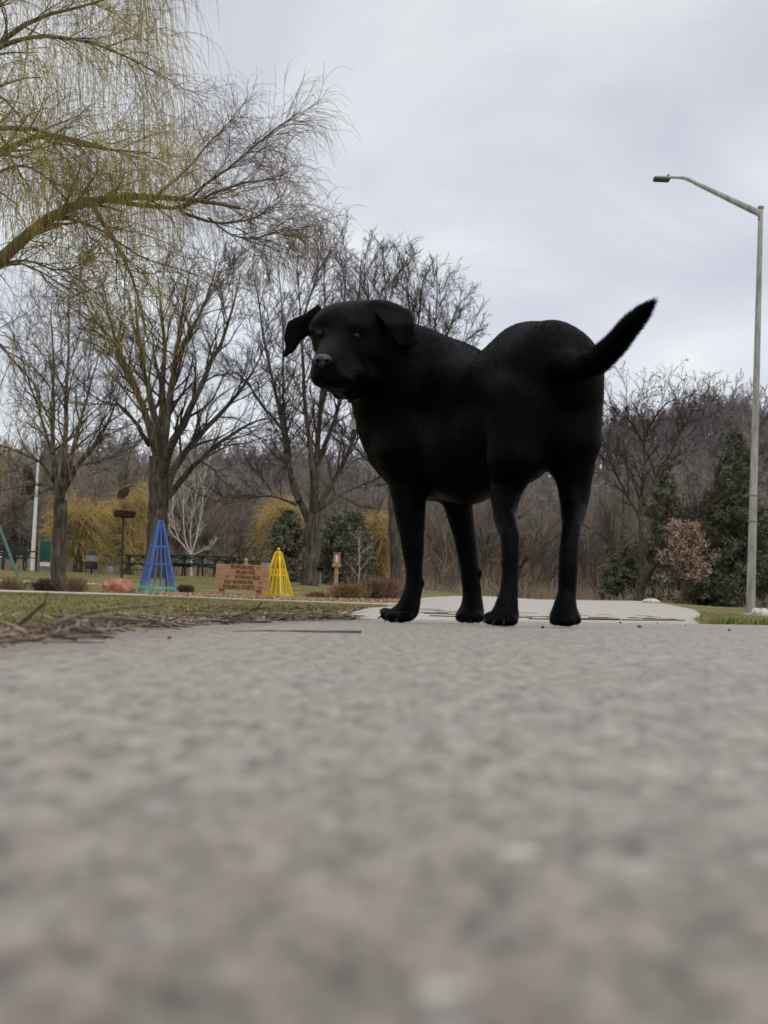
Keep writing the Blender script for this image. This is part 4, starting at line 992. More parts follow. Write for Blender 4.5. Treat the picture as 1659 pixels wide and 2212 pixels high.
# ------------------------------------------------------------------ flagpole
Yf = 50
M_white = mat('white_paint', (.78, .77, .75), (.68, .67, .65), rough=.5, scale=3)
b = on_ground(69, Yf); t_ = P(84, 975, Yf); hh = t_[2]-b[2]
Tq = thing('flagpole', 'plain white tapered pole standing between the green panel and the benches', 'pole', tuple(b))
MB().tube([(0, 0, 0), (0, 0, hh*.5), (0, 0, hh)], [.078, .062, .036], 16).build('pole', M_white, Tq, True)
MB().ell((0, 0, hh+.03), (.045, .045, .045), 12, 8).build('finial', M_white, Tq, True)
# ------------------------------------------------------------------ wooden direction sign
M_cedar = mat('cedar_board', rgb(160, 118, 88), rgb(176, 134, 102), rough=.75, scale=4, stretch=(.6, 3, 9), bump=.4, bscale=40, c3=rgb(140, 100, 74))
M_ink = mat('routed_letter', rgb(40, 24, 14), rgb(54, 34, 20), rough=.9, scale=30)
Ys_ = 28; s = Ys_/F
bl = on_ground(524, Ys_); wd = 114*s; x0 = P(466, 1243, Ys_)[0]; x1 = P(580.5, 1249, Ys_)[0]; zt_ = P(524, 1220, Ys_)[2]; zb_ = P(524, 1273.5, Ys_)[2]
SG = thing('direction_sign', 'wooden direction board of five routed planks on two posts, in front of the yellow obelisk', 'sign', ((x0+x1)/2, Ys_, bl[2]))
so_ = np.array(SG.location); wd = x1-x0; bh = (zt_-zb_)/5
txt = [('SHUFFLEBOARD', 'R', .50, .44), ('SPLASH PAD', '', .56, .36), ('VETERANS FIELD', 'L', .60, .48), ('BOAT MOORING PIER', 'R', .44, .54), ('PICKLEBALL COURTS', 'R', .44, .58)]
def letters(body, cx, z, width, h, parent, name='lettering'):
    cu = bpy.data.curves.new('lettering', 'FONT'); cu.body = body; cu.size = h*1.42; cu.align_x = 'CENTER'; cu.extrude = .0015; cu.offset = .0028; cu.space_character = 1.08
    to = bpy.data.objects.new('tmp', cu); COL.objects.link(to); bpy.context.view_layer.update()
    dg = bpy.context.evaluated_depsgraph_get(); me = bpy.data.meshes.new_from_object(to.evaluated_get(dg)); bpy.data.objects.remove(to)
    v = np.empty(len(me.vertices)*3, np.float32); me.vertices.foreach_get('co', v); v = v.reshape(-1, 3)
    w = v[:, 0].max()-v[:, 0].min(); v[:, 0] *= width/w
    v2 = np.stack([v[:, 0]+cx, -v[:, 2], v[:, 1]], 1); v2[:, 2] += z-h*.5; v2[:, 1] -= .0205
    me.vertices.foreach_set('co', v2.ravel()); me.update(); me.name = name
    return link(name, me, M_ink, parent)
def arrow(cx, z, w, h, dirn, parent):
    """outline arrow made of bars"""
    pts = [(-.5, .2), (.1, .2), (.1, .5), (.5, 0), (.1, -.5), (.1, -.2), (-.5, -.2)]
    pts = [(cx+p[0]*w*dirn, z+p[1]*h) for p in pts]; mb = MB()
    for a_, b_ in zip(pts, pts[1:]+pts[:1]): mb.bar((a_[0], -.0205, a_[1]), (b_[0], -.0205, b_[1]), .0055, .003, up=(0, 1, 0))
    return mb.build('arrow', M_ink, parent)
for k, (tx, ar_, cxf, wf) in enumerate(txt):
    zc_ = zt_-bl[2]-bh*(k+.5); ox = (k % 2)*.004-.002
    bd = MB().box((ox, 0, zc_), (wd+.004*(k % 3), .038, bh*.992), None, .004).build('plank', M_cedar, SG)
    letters(tx, (cxf-.5)*wd, zc_+.0, wf*wd, bh*.70, bd)
    if ar_ == 'R': arrow(wd*(.305 if k == 0 else .345), zc_, wd*.07, bh*.42, 1, bd)
    if ar_ == 'L': arrow(-wd*.275, zc_, wd*.07, bh*.42, -1, bd)
for xs, tp_ in ((-.385*wd, .06), (.325*wd, .0)):
    z0_ = z1(so_[0]+xs, Ys_+.08)-so_[2]-.05
    MB().box((xs, .075, (z0_+zt_-bl[2]-.03)/2), (.115, .09, zt_-bl[2]-.03-z0_), None, .006).build('post', M_cedar, SG)
# small stake tops behind the board
M_stk = mat('stake_wood', rgb(190, 146, 108), rgb(170, 128, 92), rough=.8, scale=8)
for px_, py_, lab in ((528, 1205, 'short round-topped wooden stake just showing behind the middle of the sign'),):
    q = on_ground(px_, 31); zt2 = P(px_, py_+1, 31)[2]
    K_ = thing('wooden_stake', lab, 'post', tuple(q)); MB().tube([(0, 0, 0), (0, 0, zt2-q[2]-.05)], .033, 12).build('stake', M_stk, K_, True)
    MB().ell((0, 0, zt2-q[2]-.045), (.04, .04, .05), 12, 8).build('knob', M_stk, K_, True)
# ------------------------------------------------------------------ obelisks
def obelisk(name, label, px, Y, w, py_top, yaw, mt, mt2, ball, rings, slats, leg=.045, capw=.09):
    b = on_ground(px, Y); h = P(px, py_top, Y)[2]-b[2]
    T = thing(name, label, 'garden obelisk', tuple(b), math.radians(yaw))
    cn = [(-1, -1), (1, -1), (1, 1), (-1, 1)]; hb = w/2; ht = capw*.36; ztop = h-(.12 if ball else .03)
    cz, sz = math.cos(math.radians(yaw)), math.sin(math.radians(yaw))
    for cx_, cy_ in cn:
        gx_, gy_ = cx_*hb, cy_*hb; zz = z1(b[0]+gx_*cz-gy_*sz, b[1]+gx_*sz+gy_*cz)-b[2]-.01
        MB().bar((cx_*hb, cy_*hb, zz), (cx_*ht, cy_*ht, ztop), leg, leg*.8, up=(cx_, cy_, 0), bev=.004).build('leg', mt, T)
    for f in range(4):
        a_, c_ = cn[f], cn[(f+1) % 4]
        for j in range(slats):
            u_ = (j+1)/(slats+1); tz = .97 if slats < 3 or j == slats//2 else .66+.1*(j % 2)
            p0 = np.array([(a_[0]*(1-u_)+c_[0]*u_)*hb, (a_[1]*(1-u_)+c_[1]*u_)*hb, .03]); p1 = np.array([(a_[0]*(1-u_)+c_[0]*u_)*ht, (a_[1]*(1-u_)+c_[1]*u_)*ht, ztop])
            MB().bar(p0, p0+(p1-p0)*tz, leg*.48, leg*.4, up=(a_[0]+c_[0], a_[1]+c_[1], 0), bev=.002).build('slat', mt, T)
    for rz in rings:
        k = rz; hw = hb*(1-k)+ht*k; zz = ztop*k; mb = MB()
        for f in range(4):
            a_, c_ = cn[f], cn[(f+1) % 4]; e = .012
            mb.bar((a_[0]*(hw+e), a_[1]*(hw+e), zz), (c_[0]*(hw+e), c_[1]*(hw+e), zz), leg*.35, leg*.75, up=(0, 0, 1))
        mb.build('rail', mt2 if rz < .15 else mt, T)
    MB().box((0, 0, ztop+.012), (capw, capw, .028), None, .006).build('cap', mt, T)
    if ball:
        MB().box((0, 0, ztop+.04), (capw*.7, capw*.7, .026), None, .005).build('cap', mt, T)
        MB().lathe((0, 0, ztop+.055), [(.012, 0), (.014, .012), (.026, .024), (.032, .042), (.026, .06), (.0, .068)], 14).build('finial', mt, T, True)
    return T
def fademat(name, top, bot, z0, z1_):
    mt = bpy.data.materials.new(name); mt.use_nodes = True; t = mt.node_tree; b = t.nodes['Principled BSDF']; b.inputs['Roughness'].default_value = .55
    co = N(t, 'ShaderNodeTexCoord'); sp = N(t, 'ShaderNodeSeparateXYZ'); t.links.new(co.outputs['Object'], sp.inputs[0])
    nz = N(t, 'ShaderNodeTexNoise', i_Scale=9.0); t.links.new(co.outputs['Object'], nz.inputs['Vector'])
    h_ = math_n(t, 'ADD', sp.outputs[2], math_n(t, 'MULTIPLY', nz.outputs[0], .12))
    f_ = math_n(t, 'MULTIPLY', math_n(t, 'SUBTRACT', h_, z0), 1/(z1_-z0), True)
    t.links.new(ramp(t, f_, [(0, bot), (1, top)]), b.inputs['Base Color']); return mt
M_blue = fademat('blue_paint_fading_to_green', rgb(62, 92, 148), rgb(112, 160, 142), .06, .32)
M_green_p = mat('sea_green_paint', rgb(110, 188, 160), rgb(90, 150, 150), rough=.55, scale=6)
M_yel = mat('yellow_paint', rgb(232, 200, 44), rgb(214, 178, 30), rough=.5, scale=7, c3=rgb(240, 212, 70))
obelisk('garden_obelisk', 'blue painted wooden obelisk with sea-green feet, right of the red boulder', 339, 26, .56, 1123, 24, M_blue, M_green_p, False, (.10, .42, .66), 3, leg=.05, capw=.085)
obelisk('garden_obelisk', 'bright yellow wooden obelisk with ball finial, just right of the wooden sign', 597, 28.6, .50, 1183, -26, M_yel, M_yel, True, (.10, .52), 3, leg=.045, capw=.13)
# ------------------------------------------------------------------ boulder with plaque
b = on_ground(254, 27)
M_redr = mat('red_granite', rgb(140, 84, 70), rgb(170, 112, 94), rough=.9, scale=7, bump=1.6, bscale=14, c3=rgb(204, 156, 136), lo=.3, hi=.7)
g = MB().ell((0, 0, .0), (.32, .24, .27), 48, 26, -.35, .07, 11)
v = g.v[0]; v += np.sin(v*19+1.3)[:, [1, 2, 0]]*.015+np.sin(v*41)[:, [2, 0, 1]]*.008+np.round(np.sin(v*27+2)[:, [1, 2, 0]])*.006; v[:, 2] = np.where(v[:, 2] > .19, .19+(v[:, 2]-.19)*.45, v[:, 2])
T = thing('boulder', 'red granite boulder with a small plaque, in front of the bird sculpture pole', 'boulder', tuple(b))
bo = g.build('rock', M_redr, T, True); bo.location = (0, 0, .045)
MB().box((-.03, -.165, .225), (.17, .012, .05), Matrix.Rotation(math.radians(-38), 3, 'X'), .004).build('plaque', mat('plaque_bronze', rgb(190, 128, 110), rgb(150, 96, 80), rough=.5, scale=30), T)
# ------------------------------------------------------------------ bird and nest sculpture
Yn = 33; b = on_ground(262, Yn); pt = P(266.5, 1118, Yn)-b
M_rust = mat('rusty_iron', (.035, .018, .012), (.07, .035, .022), rough=.8, scale=14, bump=.5, bscale=60)
T = thing('bird_sculpture', 'dark metal bird above a woven wire nest on a thin black pole', 'sculpture', tuple(b))
MB().tube([(0, 0, 0), (pt[0]*.5, 0, pt[2]*.5), (pt[0], 0, pt[2])], .03, 12).build('pole', M_dkm, T, True)
nc = P(268.5, 1110, Yn)-b; k = 420; a0 = rng.uniform(0, 2*PI, k); mb = MB()
R0 = rng.uniform(.12, .25, k); z_ = nc[2]+rng.uniform(-.075, .075, k)*np.sqrt(np.clip(1-(R0/.27)**2*.4, 0, 1)); da = rng.uniform(.5, 1.6, k)
st_ = [np.stack([nc[0]+(R0+rng.uniform(-.03, .03))*np.cos(a0+da*f), nc[1]+R0*np.sin(a0+da*f), z_+rng.uniform(-.02, .02, k)], 1) for f in (0, .33, .66, 1)]
v_, q_ = tubes(np.stack(st_, 1), np.full((k, 4), .006), 4)
link('nest', mesh_np('nest', v_, [q_], False), M_rust, T)
mb = MB()
for sx in (-.06, -.02, .03, .07): mb.tube([P(266+sx*40, 1104, Yn)-b, P(266+sx*170, 1078, Yn)-b], .005, 6)
mb.tube([P(250, 1078, Yn)-b, P(275, 1078, Yn)-b], .008, 6)
mb.build('legs', M_dkm, T)
bc = P(266.5, 1064, Yn)-b; mb = MB()
rot = np.array(Matrix.Rotation(math.radians(-38), 3, 'Y'))
mb.ell(bc, (.17, .05, .10), 20, 14, rot=rot)
bird = mb.build('bird_body', M_rust, T, True)
for sy_ in (-1, 1):
    mb = MB(); base = bc+[0, sy_*.05, .0]
    pts = np.array([(-.15, -.12), (-.02, -.14), (.10, -.06), (.14, .10), (.08, .14), (-.05, .06)])
    n_ = len(pts); v = np.array([[base[0]+p[0], base[1]+yy, base[2]+p[1]] for yy in (-.008, .008) for p in pts])
    mb.addv(v, [[i, (i+1) % n_, n_+(i+1) % n_, n_+i] for i in range(n_)], [[0, i+1, i] for i in range(1, n_-1)]+[[n_, n_+i, n_+i+1] for i in range(1, n_-1)])
    mb.build('wing', M_rust, bird)
MB().tube([bc+[.08, 0, .10], bc+[.12, 0, .145], bc+[.16, 0, .135]], [.03, .022, .004], 8).build('head', M_rust, bird, True)
# ------------------------------------------------------------------ litter bins
M_bin = mat('bin_dark_green', (.020, .026, .024), (.035, .04, .038), rough=.5, scale=6)
M_liner = mat('bin_liner', rgb(120, 118, 112), rgb(150, 148, 142), rough=.5, scale=9)
def bin_(label, px, Y, w, py_top, py_bot, post=True, light=False):
    b = on_ground(px, Y); zt2 = P(px, py_top, Y)[2]-b[2]; zb2 = P(px, py_bot, Y)[2]-b[2]; r = w*Y/F/2; h = zt2-zb2
    T = thing('litter_bin', label, 'litter bin', tuple(b)); zl = zb2+h*.72
    MB().lathe((0, 0, zb2), [(0, 0), (r*.94, 0), (r*.98, .02), (r, h*.38)], 22).build('bin_body', M_liner if light else M_bin, T, True)
    MB().lathe((0, 0, zb2+h*.38), [(r, 0), (r*.99, h*.2), (r*1.02, h*.33)], 22).build('liner', M_liner, T, True)
    MB().lathe((0, 0, zl), [(r*1.12, 0), (r*1.14, .02), (r*.8, .035), (r*.76, h*.12), (r*.5, h*.24), (0, h*.28)], 22).build('lid', M_bin, T, True)
    if post: MB().tube([(0, 0, -.05), (0, 0, zb2+.01)], .03, 10).build('post', M_dkm, T)
bin_('dark litter bin with domed lid hung on a short post, left of the bird sculpture', 197, 46, 26, 1186, 1229)
bin_('pale litter bin with dark lid, smaller and farther than the dark one beside it', 237, 60, 18, 1214, 1240, light=True)
bin_('dark dome-lidded litter bin peeking over the right end of the wooden sign', 571, 40, 20, 1204, 1240)
# ------------------------------------------------------------------ picnic tables, benches
M_ptg = mat('picnic_green', (.022, .045, .032), (.04, .07, .05), rough=.6, scale=6)
def picnic(label, px, Y, Ln, yaw, group='green picnic tables in a row'):
    b = on_ground(px, Y); T = thing('picnic_table', label, 'picnic table', tuple(b), math.radians(yaw), group)
    mb = MB()
    for k in range(5): mb.box((0, (k-2)*.15, .73), (Ln, .14, .045), None, .006)
    mb.build('tabletop', M_ptg, T)
    for sy_ in (-1, 1):
        mb = MB()
        for k in range(2): mb.box((0, sy_*(.62+.14*k), .44), (Ln, .13, .045), None, .006)
        mb.build('bench_seat', M_ptg, T)
    for xx in np.linspace(-Ln*.38, Ln*.38, 2 if Ln < 2 else 4 if Ln > 3.2 else 3):
        mb = MB(); e = .045
        for sy_ in (-1, 1): mb.bar((xx, sy_*.62, -.05), (xx, sy_*.22, .705), .05, .09)
        mb.bar((xx+.05, -.76, .39), (xx+.05, .76, .39), .045, .08); mb.bar((xx+.05, -.36, .68), (xx+.05, .36, .68), .045, .06)
        mb.build('leg_frame', M_ptg, T)
        MB().bar((xx+.06, 0, .39), (xx+(.55 if xx < 0 else -.55), 0, .70), .035).build('brace', M_ptg, T)
picnic('long green picnic table behind the blue obelisk, left one of the row', 336, 51, 2.6, 3)
picnic('long green picnic table between the blue obelisk and the wooden sign', 432, 49.5, 2.9, -2)
picnic('green picnic table partly hidden behind the wooden sign', 516, 53, 2.4, 2)
b = on_ground(297, 58); T = thing('bench', 'low backless dark bench between the pale bin and the picnic tables', 'bench', tuple(b), math.radians(4))
MB().box((0, 0, .42), (1.5, .28, .05), None, .008).build('seat', M_ptg, T)
for sx in (-.6, .6): MB().box((sx, 0, .19), (.06, .24, .42), None, .005).build('leg', M_dkm, T)
M_blk = mat('bench_black', (.015, .016, .018), (.03, .03, .032), rough=.5, scale=9)
def bench(label, px, Y, W_, yaw):
    b = on_ground(px, Y); T = thing('park_bench', label, 'bench', tuple(b), math.radians(yaw))
    mb = MB()
    for k in range(6): mb.box((0, -.18+k*.075, .43), (W_, .06, .03), None, .005)
    mb.build('seat', M_blk, T); mb = MB()
    for k in range(5): mb.box((0, .25+k*.018, .52+k*.085), (W_, .03, .07), None, .005)
    mb.box((0, .34, .88), (W_, .06, .035), None, .01)
    mb.build('backrest', M_blk, T)
    for sx in (-1, 1):
        x = sx*W_/2
        MB().tube([(x, -.24, -.02), (x, -.24, .58), (x, -.16, .64), (x, .18, .62), (x, .24, .45), (x, .28, -.02)], .026, 8).build('arm_frame', M_blk, T, True)
bench('black slatted park bench nearer the white pole, facing away', 43, 47, .95, 152)
bench('second black park bench half hidden behind the first, at the left edge', 18, 50, .9, 158)
# green display panel
b = on_ground(95, 47.5); T = thing('notice_board', 'green notice panel in a wooden frame with a white strip at its foot', 'notice board', tuple(b), math.radians(-10))
s = 47.5/F; zb3 = P(95, 1226, 47.5)[2]-b[2]; zt3 = P(95, 1167, 47.5)[2]-b[2]
M_pgreen = mat('panel_green', (.012, .085, .055), (.02, .11, .07), rough=.45, scale=3)
M_frame = mat('weathered_frame', rgb(112, 100, 84), rgb(140, 126, 106), rough=.85, scale=8)
MB().box((0.02, 0, (zb3+.2+zt3)/2), (.36, .03, zt3-zb3-.24), None, .004).build('panel', M_pgreen, T)
MB().box((0.02, -.004, zb3+.11), (.36, .03, .13), None, .004).build('white_strip', M_white, T)
for sx in (-.2, .24): MB().box((sx, 0, (zt3-.05)/2), (.05, .07, zt3+.05), None, .005).build('post', M_frame, T)
MB().box((.02, 0, zt3-.01), (.48, .07, .04), None, .005).build('top_rail', M_frame, T)
# green slanting pole, white sign at the left edge
q0 = on_ground(44, 34); q1 = P(-22, 1082, 36)
T = thing('swing_frame', 'green tubular leg of a play frame slanting in from the left edge', 'play frame', tuple(q0))
M_grn = mat('green_tube', (.03, .11, .07), (.045, .14, .09), rough=.45, scale=5)
MB().tube([(0, 0, -.02), q1-q0], .035, 12).build('leg', M_grn, T, True)
q2 = P(-90, 985, 38); q3 = on_ground(-120, 41)
MB().tube([q1-q0, (q2-q0)], .035, 12).build('leg', M_grn, T, True)
MB().tube([q2-q0, q3-q0], .035, 12).build('leg', M_grn, T, True)
b = on_ground(-4, 52); T = thing('notice_sign', 'small white notice cut off by the left edge of the picture, beside the benches', 'sign', tuple(b))
zc3 = P(-4, 1196, 52)[2]-b[2]
MB().box((0, 0, zc3), (.26, .02, .30), None, .004).build('plate', M_white, T); MB().box((0, .03, zc3/2), (.05, .04, zc3+.2), None, .004).build('post', M_frame, T)
MB().box((.09, -.012, zc3+.02), (.03, .004, .09), None).build('mark', M_ink, T)
# grill, nest box, boulder at the right
Yg = 44; b = on_ground(691, Yg); s = Yg/F; T = thing('barbecue_grill', 'black box grill on a grey post, right of the flared tree', 'grill', tuple(b))
zg = P(691, 1229, Yg)[2]-b[2]
MB().tube([(0, 0, -.03), (0, 0, zg-.05)], .035, 10).build('post', M_steel, T)
mb = MB(); w_ = 17*s; mb.box((0, 0, zg-.07), (w_, .3, .02)); 
for sx in (-1, 1): mb.box((sx*(w_/2-.012), 0, zg), (.022, .3, .14))
mb.box((0, .14, zg), (w_-.05, .022, .14)); mb.build('firebox', M_blk, T)
MB().box((0, -.02, zg+.05), (w_-.06, .26, .012), None).build('grate', M_dkm, T)
MB().tube([(-w_/2, 0, zg+.05), (-w_/2-.05, 0, zg+.05), (-w_/2-.05, 0, zg-.02)], .008, 6).build('handle', M_dkm, T)
Yx = 42; b = on_ground(725, Yx); T = thing('nest_box', 'brown wooden box with a white front, on a post right of the grill', 'box on post', tuple(b), math.radians(-18)); s = Yx/F
za = P(725, 1219, Yx)[2]-b[2]; zb4 = P(725, 1195, Yx)[2]-b[2]
MB().box((0, 0, za/2-.05), (.10, .10, za+.05), None, .006).build('post', M_cedar, T)
MB().box((0, 0, za-.03), (.22, .2, .10), None, .006).build('shelf', M_cedar, T)
bx_ = MB().box((0, 0, (za+.02+zb4)/2), (.16, .15, zb4-za-.02), None, .005).build('box', M_cedar, T)
MB().box((.02, -.079, (za+zb4)/2+.0), (.055, .008, .2), None).build('front_sheet', M_white, bx_)
MB().box((0, 0, zb4+.01), (.2, .19, .025), None, .004).build('roof', M_frame, bx_)
b = on_ground(862, 40); o = MB().ell((0, 0, 0), (.22, .2, .16), 28, 16, -.5, .08, 5).build('rock', bpy.data.materials['pale_rock'], None, True); o.location = b+[0, 0, .05]
tag(o, 'grey-white stone behind the shrubs, touching the outline of the dog’s front leg'.replace('’', ''), 'rock')
b = on_ground(1407, 41); o = MB().ell((0, 0, 0), (.26, .2, .09), 28, 16, -.5, .08, 8).build('rock', bpy.data.materials['pale_rock'], None, True); o.location = b+[0, 0, .03]
tag(o, 'low flat stone on the far rim of the road, under the brown-leaved tree', 'rock')
# ------------------------------------------------------------------ shrubs, sapling
M_sr = mat('shrub_reddish', rgb(112, 80, 66), rgb(136, 104, 86), rough=.9, scale=4, c3=rgb(156, 126, 104))
M_sb = mat('shrub_tan', rgb(128, 104, 76), rgb(158, 134, 100), rough=.9, scale=4)
M_sd = mat('shrub_dark', rgb(84, 64, 56), rgb(112, 88, 76), rough=.9, scale=4)
def shrub(label, px, Y, w, h, n, mt, mn=.004):
    b = on_ground(px, Y); r = w*Y/F/2; hh = h*Y/F; T = thing('shrub', label, 'shrub', tuple(b))
    p0 = np.stack([rng.normal(size=n)*r*.28, rng.normal(size=n)*r*.2, np.zeros(n)-.02], 1); a_ = rng.uniform(0, 2*PI, n); f = rng.uniform(0, 1, n)**.6
    L_ = hh*rng.uniform(.5, 1.1, n); d = np.stack([np.cos(a_)*f*r*.7, np.sin(a_)*f*r*.7, L_], 1)
    pts = np.stack([p0+d*k+np.array([0, 0, -1])*(k**2)*.12*f[:, None]*hh+rng.normal(size=(n, 3))*.01 for k in (0, .33, .66, 1)], 1)
    A = (pts, np.tile(np.linspace(mn*1.7, mn, 4), (n, 1))); B = spawn(A[0], A[1], K=5, t0=.25, t1=1, amin=12, amax=40, Lf=.4, n=4, up=.2, wig=.3, rmin=mn)
    tmesh('stems', [A, B], mt, T, None if False else (0, 0, 0), [3, 3]); return T
shrub('dark purplish twiggy shrub at the foot of the slim left tree', 102, 27.5, 78, 26, 420, M_sd)
shrub('pale wispy shrub at the far left below the wood chips', 25, 27.5, 90, 30, 200, M_sb, .003)
shrub('thin pale shrub between the slim left tree and the red boulder', 162, 27, 70, 34, 200, M_sb, .003)
shrub('small dark bush behind the right foot of the blue obelisk', 402, 31, 40, 18, 220, M_sd)
shrub('low reddish shrub right of the yellow obelisk', 690, 29.5, 60, 18, 320, M_sr)
shrub('broad brown fan-shaped shrub under the box on a post', 752, 30, 90, 36, 560, M_sb, .0042)
shrub('large reddish-brown shrub next to the outline of the front leg', 818, 31, 110, 46, 760, M_sr, .0042)
shrub('tan shrub behind the front left leg of the dog', 868, 33, 60, 34, 360, M_sb, .0042)
tr = [([(772, 1274, 43), (776, 1240, 43), (776, 1200, 43), (774, 1160, 43)], 2.6, .8)]
tree('sapling', 'pale leafless sapling with open branches right of the box on a post', tr, (772, 43),
     [dict(K=14, t0=.12, t1=1, amin=35, amax=60, Lf=0, Labs=.8, n=6, up=.3, wig=.3, rmin=.008, tpow=.6), dict(K=5, t0=.2, t1=1, amin=20, amax=50, Lf=.45, n=4, up=.2, wig=.3, rmin=.006)],
     mt=mat('pale_bark', rgb(140, 130, 116), rgb(168, 158, 142), rough=.9, scale=5), mtt=mat('pale_bark', (0, 0, 0)))
# ------------------------------------------------------------------ grass blades, leaf litter
def blades(name, n, Y0, Y1, side, hmin, hmax, mt, wid=.0016, ypow=1.6, lean=.5, off=-.012):
    Y = Y0+(Y1-Y0)*rng.uniform(0, 1, n)**ypow; X = side(Y, rng.uniform(0, 1, n))
    z = zt(X, Y)+off; h = rng.uniform(hmin, hmax, n)*(1+Y*.03); a_ = rng.uniform(0, 2*PI, n); w = wid*(1+Y*.10)
    p = np.stack([X, Y, z], 1); s_ = np.stack([np.cos(a_), np.sin(a_)*.3, 0*a_], 1)*w[:, None]
    l_ = np.stack([rng.normal(size=n), rng.normal(size=n), 0*a_], 1)*lean*h[:, None]; up = np.array([0, 0, 1])*h[:, None]
    v = np.stack([p-s_, p+s_, p+l_*.35+up*.6+s_*.7, p+l_*.35+up*.6-s_*.7, p+l_+up*.95], 1).reshape(-1, 3); i = np.arange(n)*5
    return link(name, mesh_np(name, v, [np.stack([i, i+1, i+2, i+3], 1), np.stack([i+3, i+2, i+4], 1)], False), mt, None, 'stuff')
M_blade = mat('grass_blades', rgb(98, 106, 56), rgb(122, 122, 72), rough=.7, scale=1.6, detail=9, c3=rgb(164, 148, 108), lo=.34, hi=.62, spec=.2)
edgeX = np.array([path_left(y) for y in np.linspace(0, 3.95, 80)])
def left_of(Y, r):
    e = np.where(Y < 3.95, np.interp(Y, np.linspace(0, 3.95, 80), edgeX), np.interp(Y, RLY, RLX))
    lo = -.31*Y-.15; return lo+(e-.03-lo)*r
blades('grass', 170000, 1.3, 21.0, left_of, .012, .034, M_blade, ypow=1.5)
def right_of(Y, r): e = np.array([road_r(y) for y in Y])+.05; return e+(Y*.31-e)*r
blades('grass', 26000, 4.7, 30, right_of, .01, .03, M_blade, ypow=1.3)
M_dry = mat('dry_leaf_litter', rgb(150, 130, 108), rgb(118, 94, 76), rough=.9, scale=60, c3=rgb(200, 186, 166))
n = 900; Y = rng.uniform(1.6, 21, n); X = left_of(Y, rng.uniform(0, 1, n)); c = np.stack([X, Y, zt(X, Y)+.012], 1)
tris('leaf_litter', c, .016, M_dry, None, kind='stuff', flat=(1, 1, .3), elong=1.8)
n = 5200; xx = rng.uniform(0, 1, n); X = pxX(345, 25.3)*(1-xx)+pxX(880, 28)*xx; Y = 25.3+2.8*xx+rng.normal(size=n)*.9; c = np.stack([X, Y, zt(X, Y)+.02+rng.uniform(0, .05, n)], 1)
tris('leaf_litter', c, .028, mat('bed_leaves', rgb(150, 118, 96), rgb(178, 152, 126), rough=.9, scale=9, c3=rgb(120, 84, 66)), None, kind='stuff', flat=(1, 1, .5), elong=1.6)
n = 1500; Y = 4.1+10*rng.uniform(0, 1, n)**1.5; X = np.array([road_l(y) for y in Y])-np.abs(rng.normal(size=n))*.06*Y; c = np.stack([X, Y, zt(X, Y)+.008], 1)
tris('leaf_litter', c, .03, mat('brown_litter', rgb(120, 100, 80), rgb(90, 72, 58), rough=.9, scale=15, c3=rgb(170, 150, 124)), None, kind='stuff', flat=(1, 1, .4))
# ------------------------------------------------------------------ sticks by the path
M_st1 = mat('stick_bark', rgb(78, 62, 54), rgb(112, 94, 82), rough=.9, scale=40, stretch=(1, 1, 1), c3=rgb(152, 136, 120), lo=.3, hi=.7, bump=.6, bscale=400)
M_st2 = mat('stick_dark', rgb(62, 48, 42), rgb(88, 70, 60), rough=.85, scale=40, bump=.5, bscale=400)
M_st3 = mat('straw_pale', rgb(176, 156, 128), rgb(204, 188, 164), rough=.9, scale=40)
def heap(n, rmin, rmax, L0_, L1_, mt, zt_max, seed_):
    Y = .75+3.1*rng.uniform(0, 1, n)**1.1; e = np.interp(Y, LY, LX); wdt = np.interp(Y, [.7, 1.3, 2, 3, 3.9], [.16, .20, .17, .10, .05])
    X = e+.012-np.abs(rng.normal(size=n))*wdt*.55
    L_ = rng.uniform(L0_, L1_, n); base = math.radians(104)
    a_ = base+rng.normal(size=n)*.85; d = np.stack([np.cos(a_), np.sin(a_), rng.normal(size=n)*.10], 1)
    zz = rng.uniform(0, 1, n)**1.6*zt_max*np.interp(Y, [.7, 1.5, 3, 3.9], [1, 1, .7, .3])
    c = np.stack([X, Y, zt(X, Y)+.002+zz], 1); b_ = rng.normal(size=(n, 3))*np.array([.05, .05, .03])
    pts = np.stack([c+d*L_[:, None]*(k-.5)+b_*L_[:, None]*4*k*(1-k) for k in (0, .25, .5, .75, 1)], 1)
    pts[..., 2] = np.maximum(pts[..., 2], zt(pts[..., 0], pts[..., 1])+.001)
    r = rmin+(rmax-rmin)*rng.uniform(0, 1, n)**2.5
    return pts, r[:, None]*np.linspace(1, .6, 5)[None]
def stuffmesh(name, sets, sd, mt):
    V = []; Q = []; nn = 0
    for (a, r) in sets:
        v, q = tubes(a, r, sd); V.append(v); Q.append(q+nn); nn += len(v)
    return link(name, mesh_np(name, np.concatenate(V), [np.concatenate(Q)], True), mt, None, 'stuff')
stuffmesh('twig_litter', [heap(620, .0005, .0015, .025, .11, M_st1, .015, 1)], 6, M_st1)
stuffmesh('twig_litter', [heap(260, .0006, .0015, .03, .09, M_st1, .012, 1)], 6, mat('stick_grey', rgb(150, 138, 124), rgb(176, 164, 148), rough=.9, scale=60, c3=rgb(116, 102, 90), bump=.6, bscale=400))
stuffmesh('twig_litter', [heap(420, .0005, .0013, .04, .16, M_st2, .012, 2)], 5, M_st2)
stuffmesh('twig_litter', [heap(300, .0004, .0009, .03, .12, M_st3, .016, 3)], 5, M_st3)
n = 8500; Y = .75+3.1*rng.uniform(0, 1, n)**1.2; e = np.interp(Y, LY, LX); X = e+.0-np.abs(rng.normal(size=n))*.08; c = np.stack([X, Y, zt(X, Y)+.003+rng.uniform(0, .008, n)], 1)
tris('leaf_litter', c, .0062, M_dry, None, kind='stuff', flat=(1, 1, .6), elong=1.6)
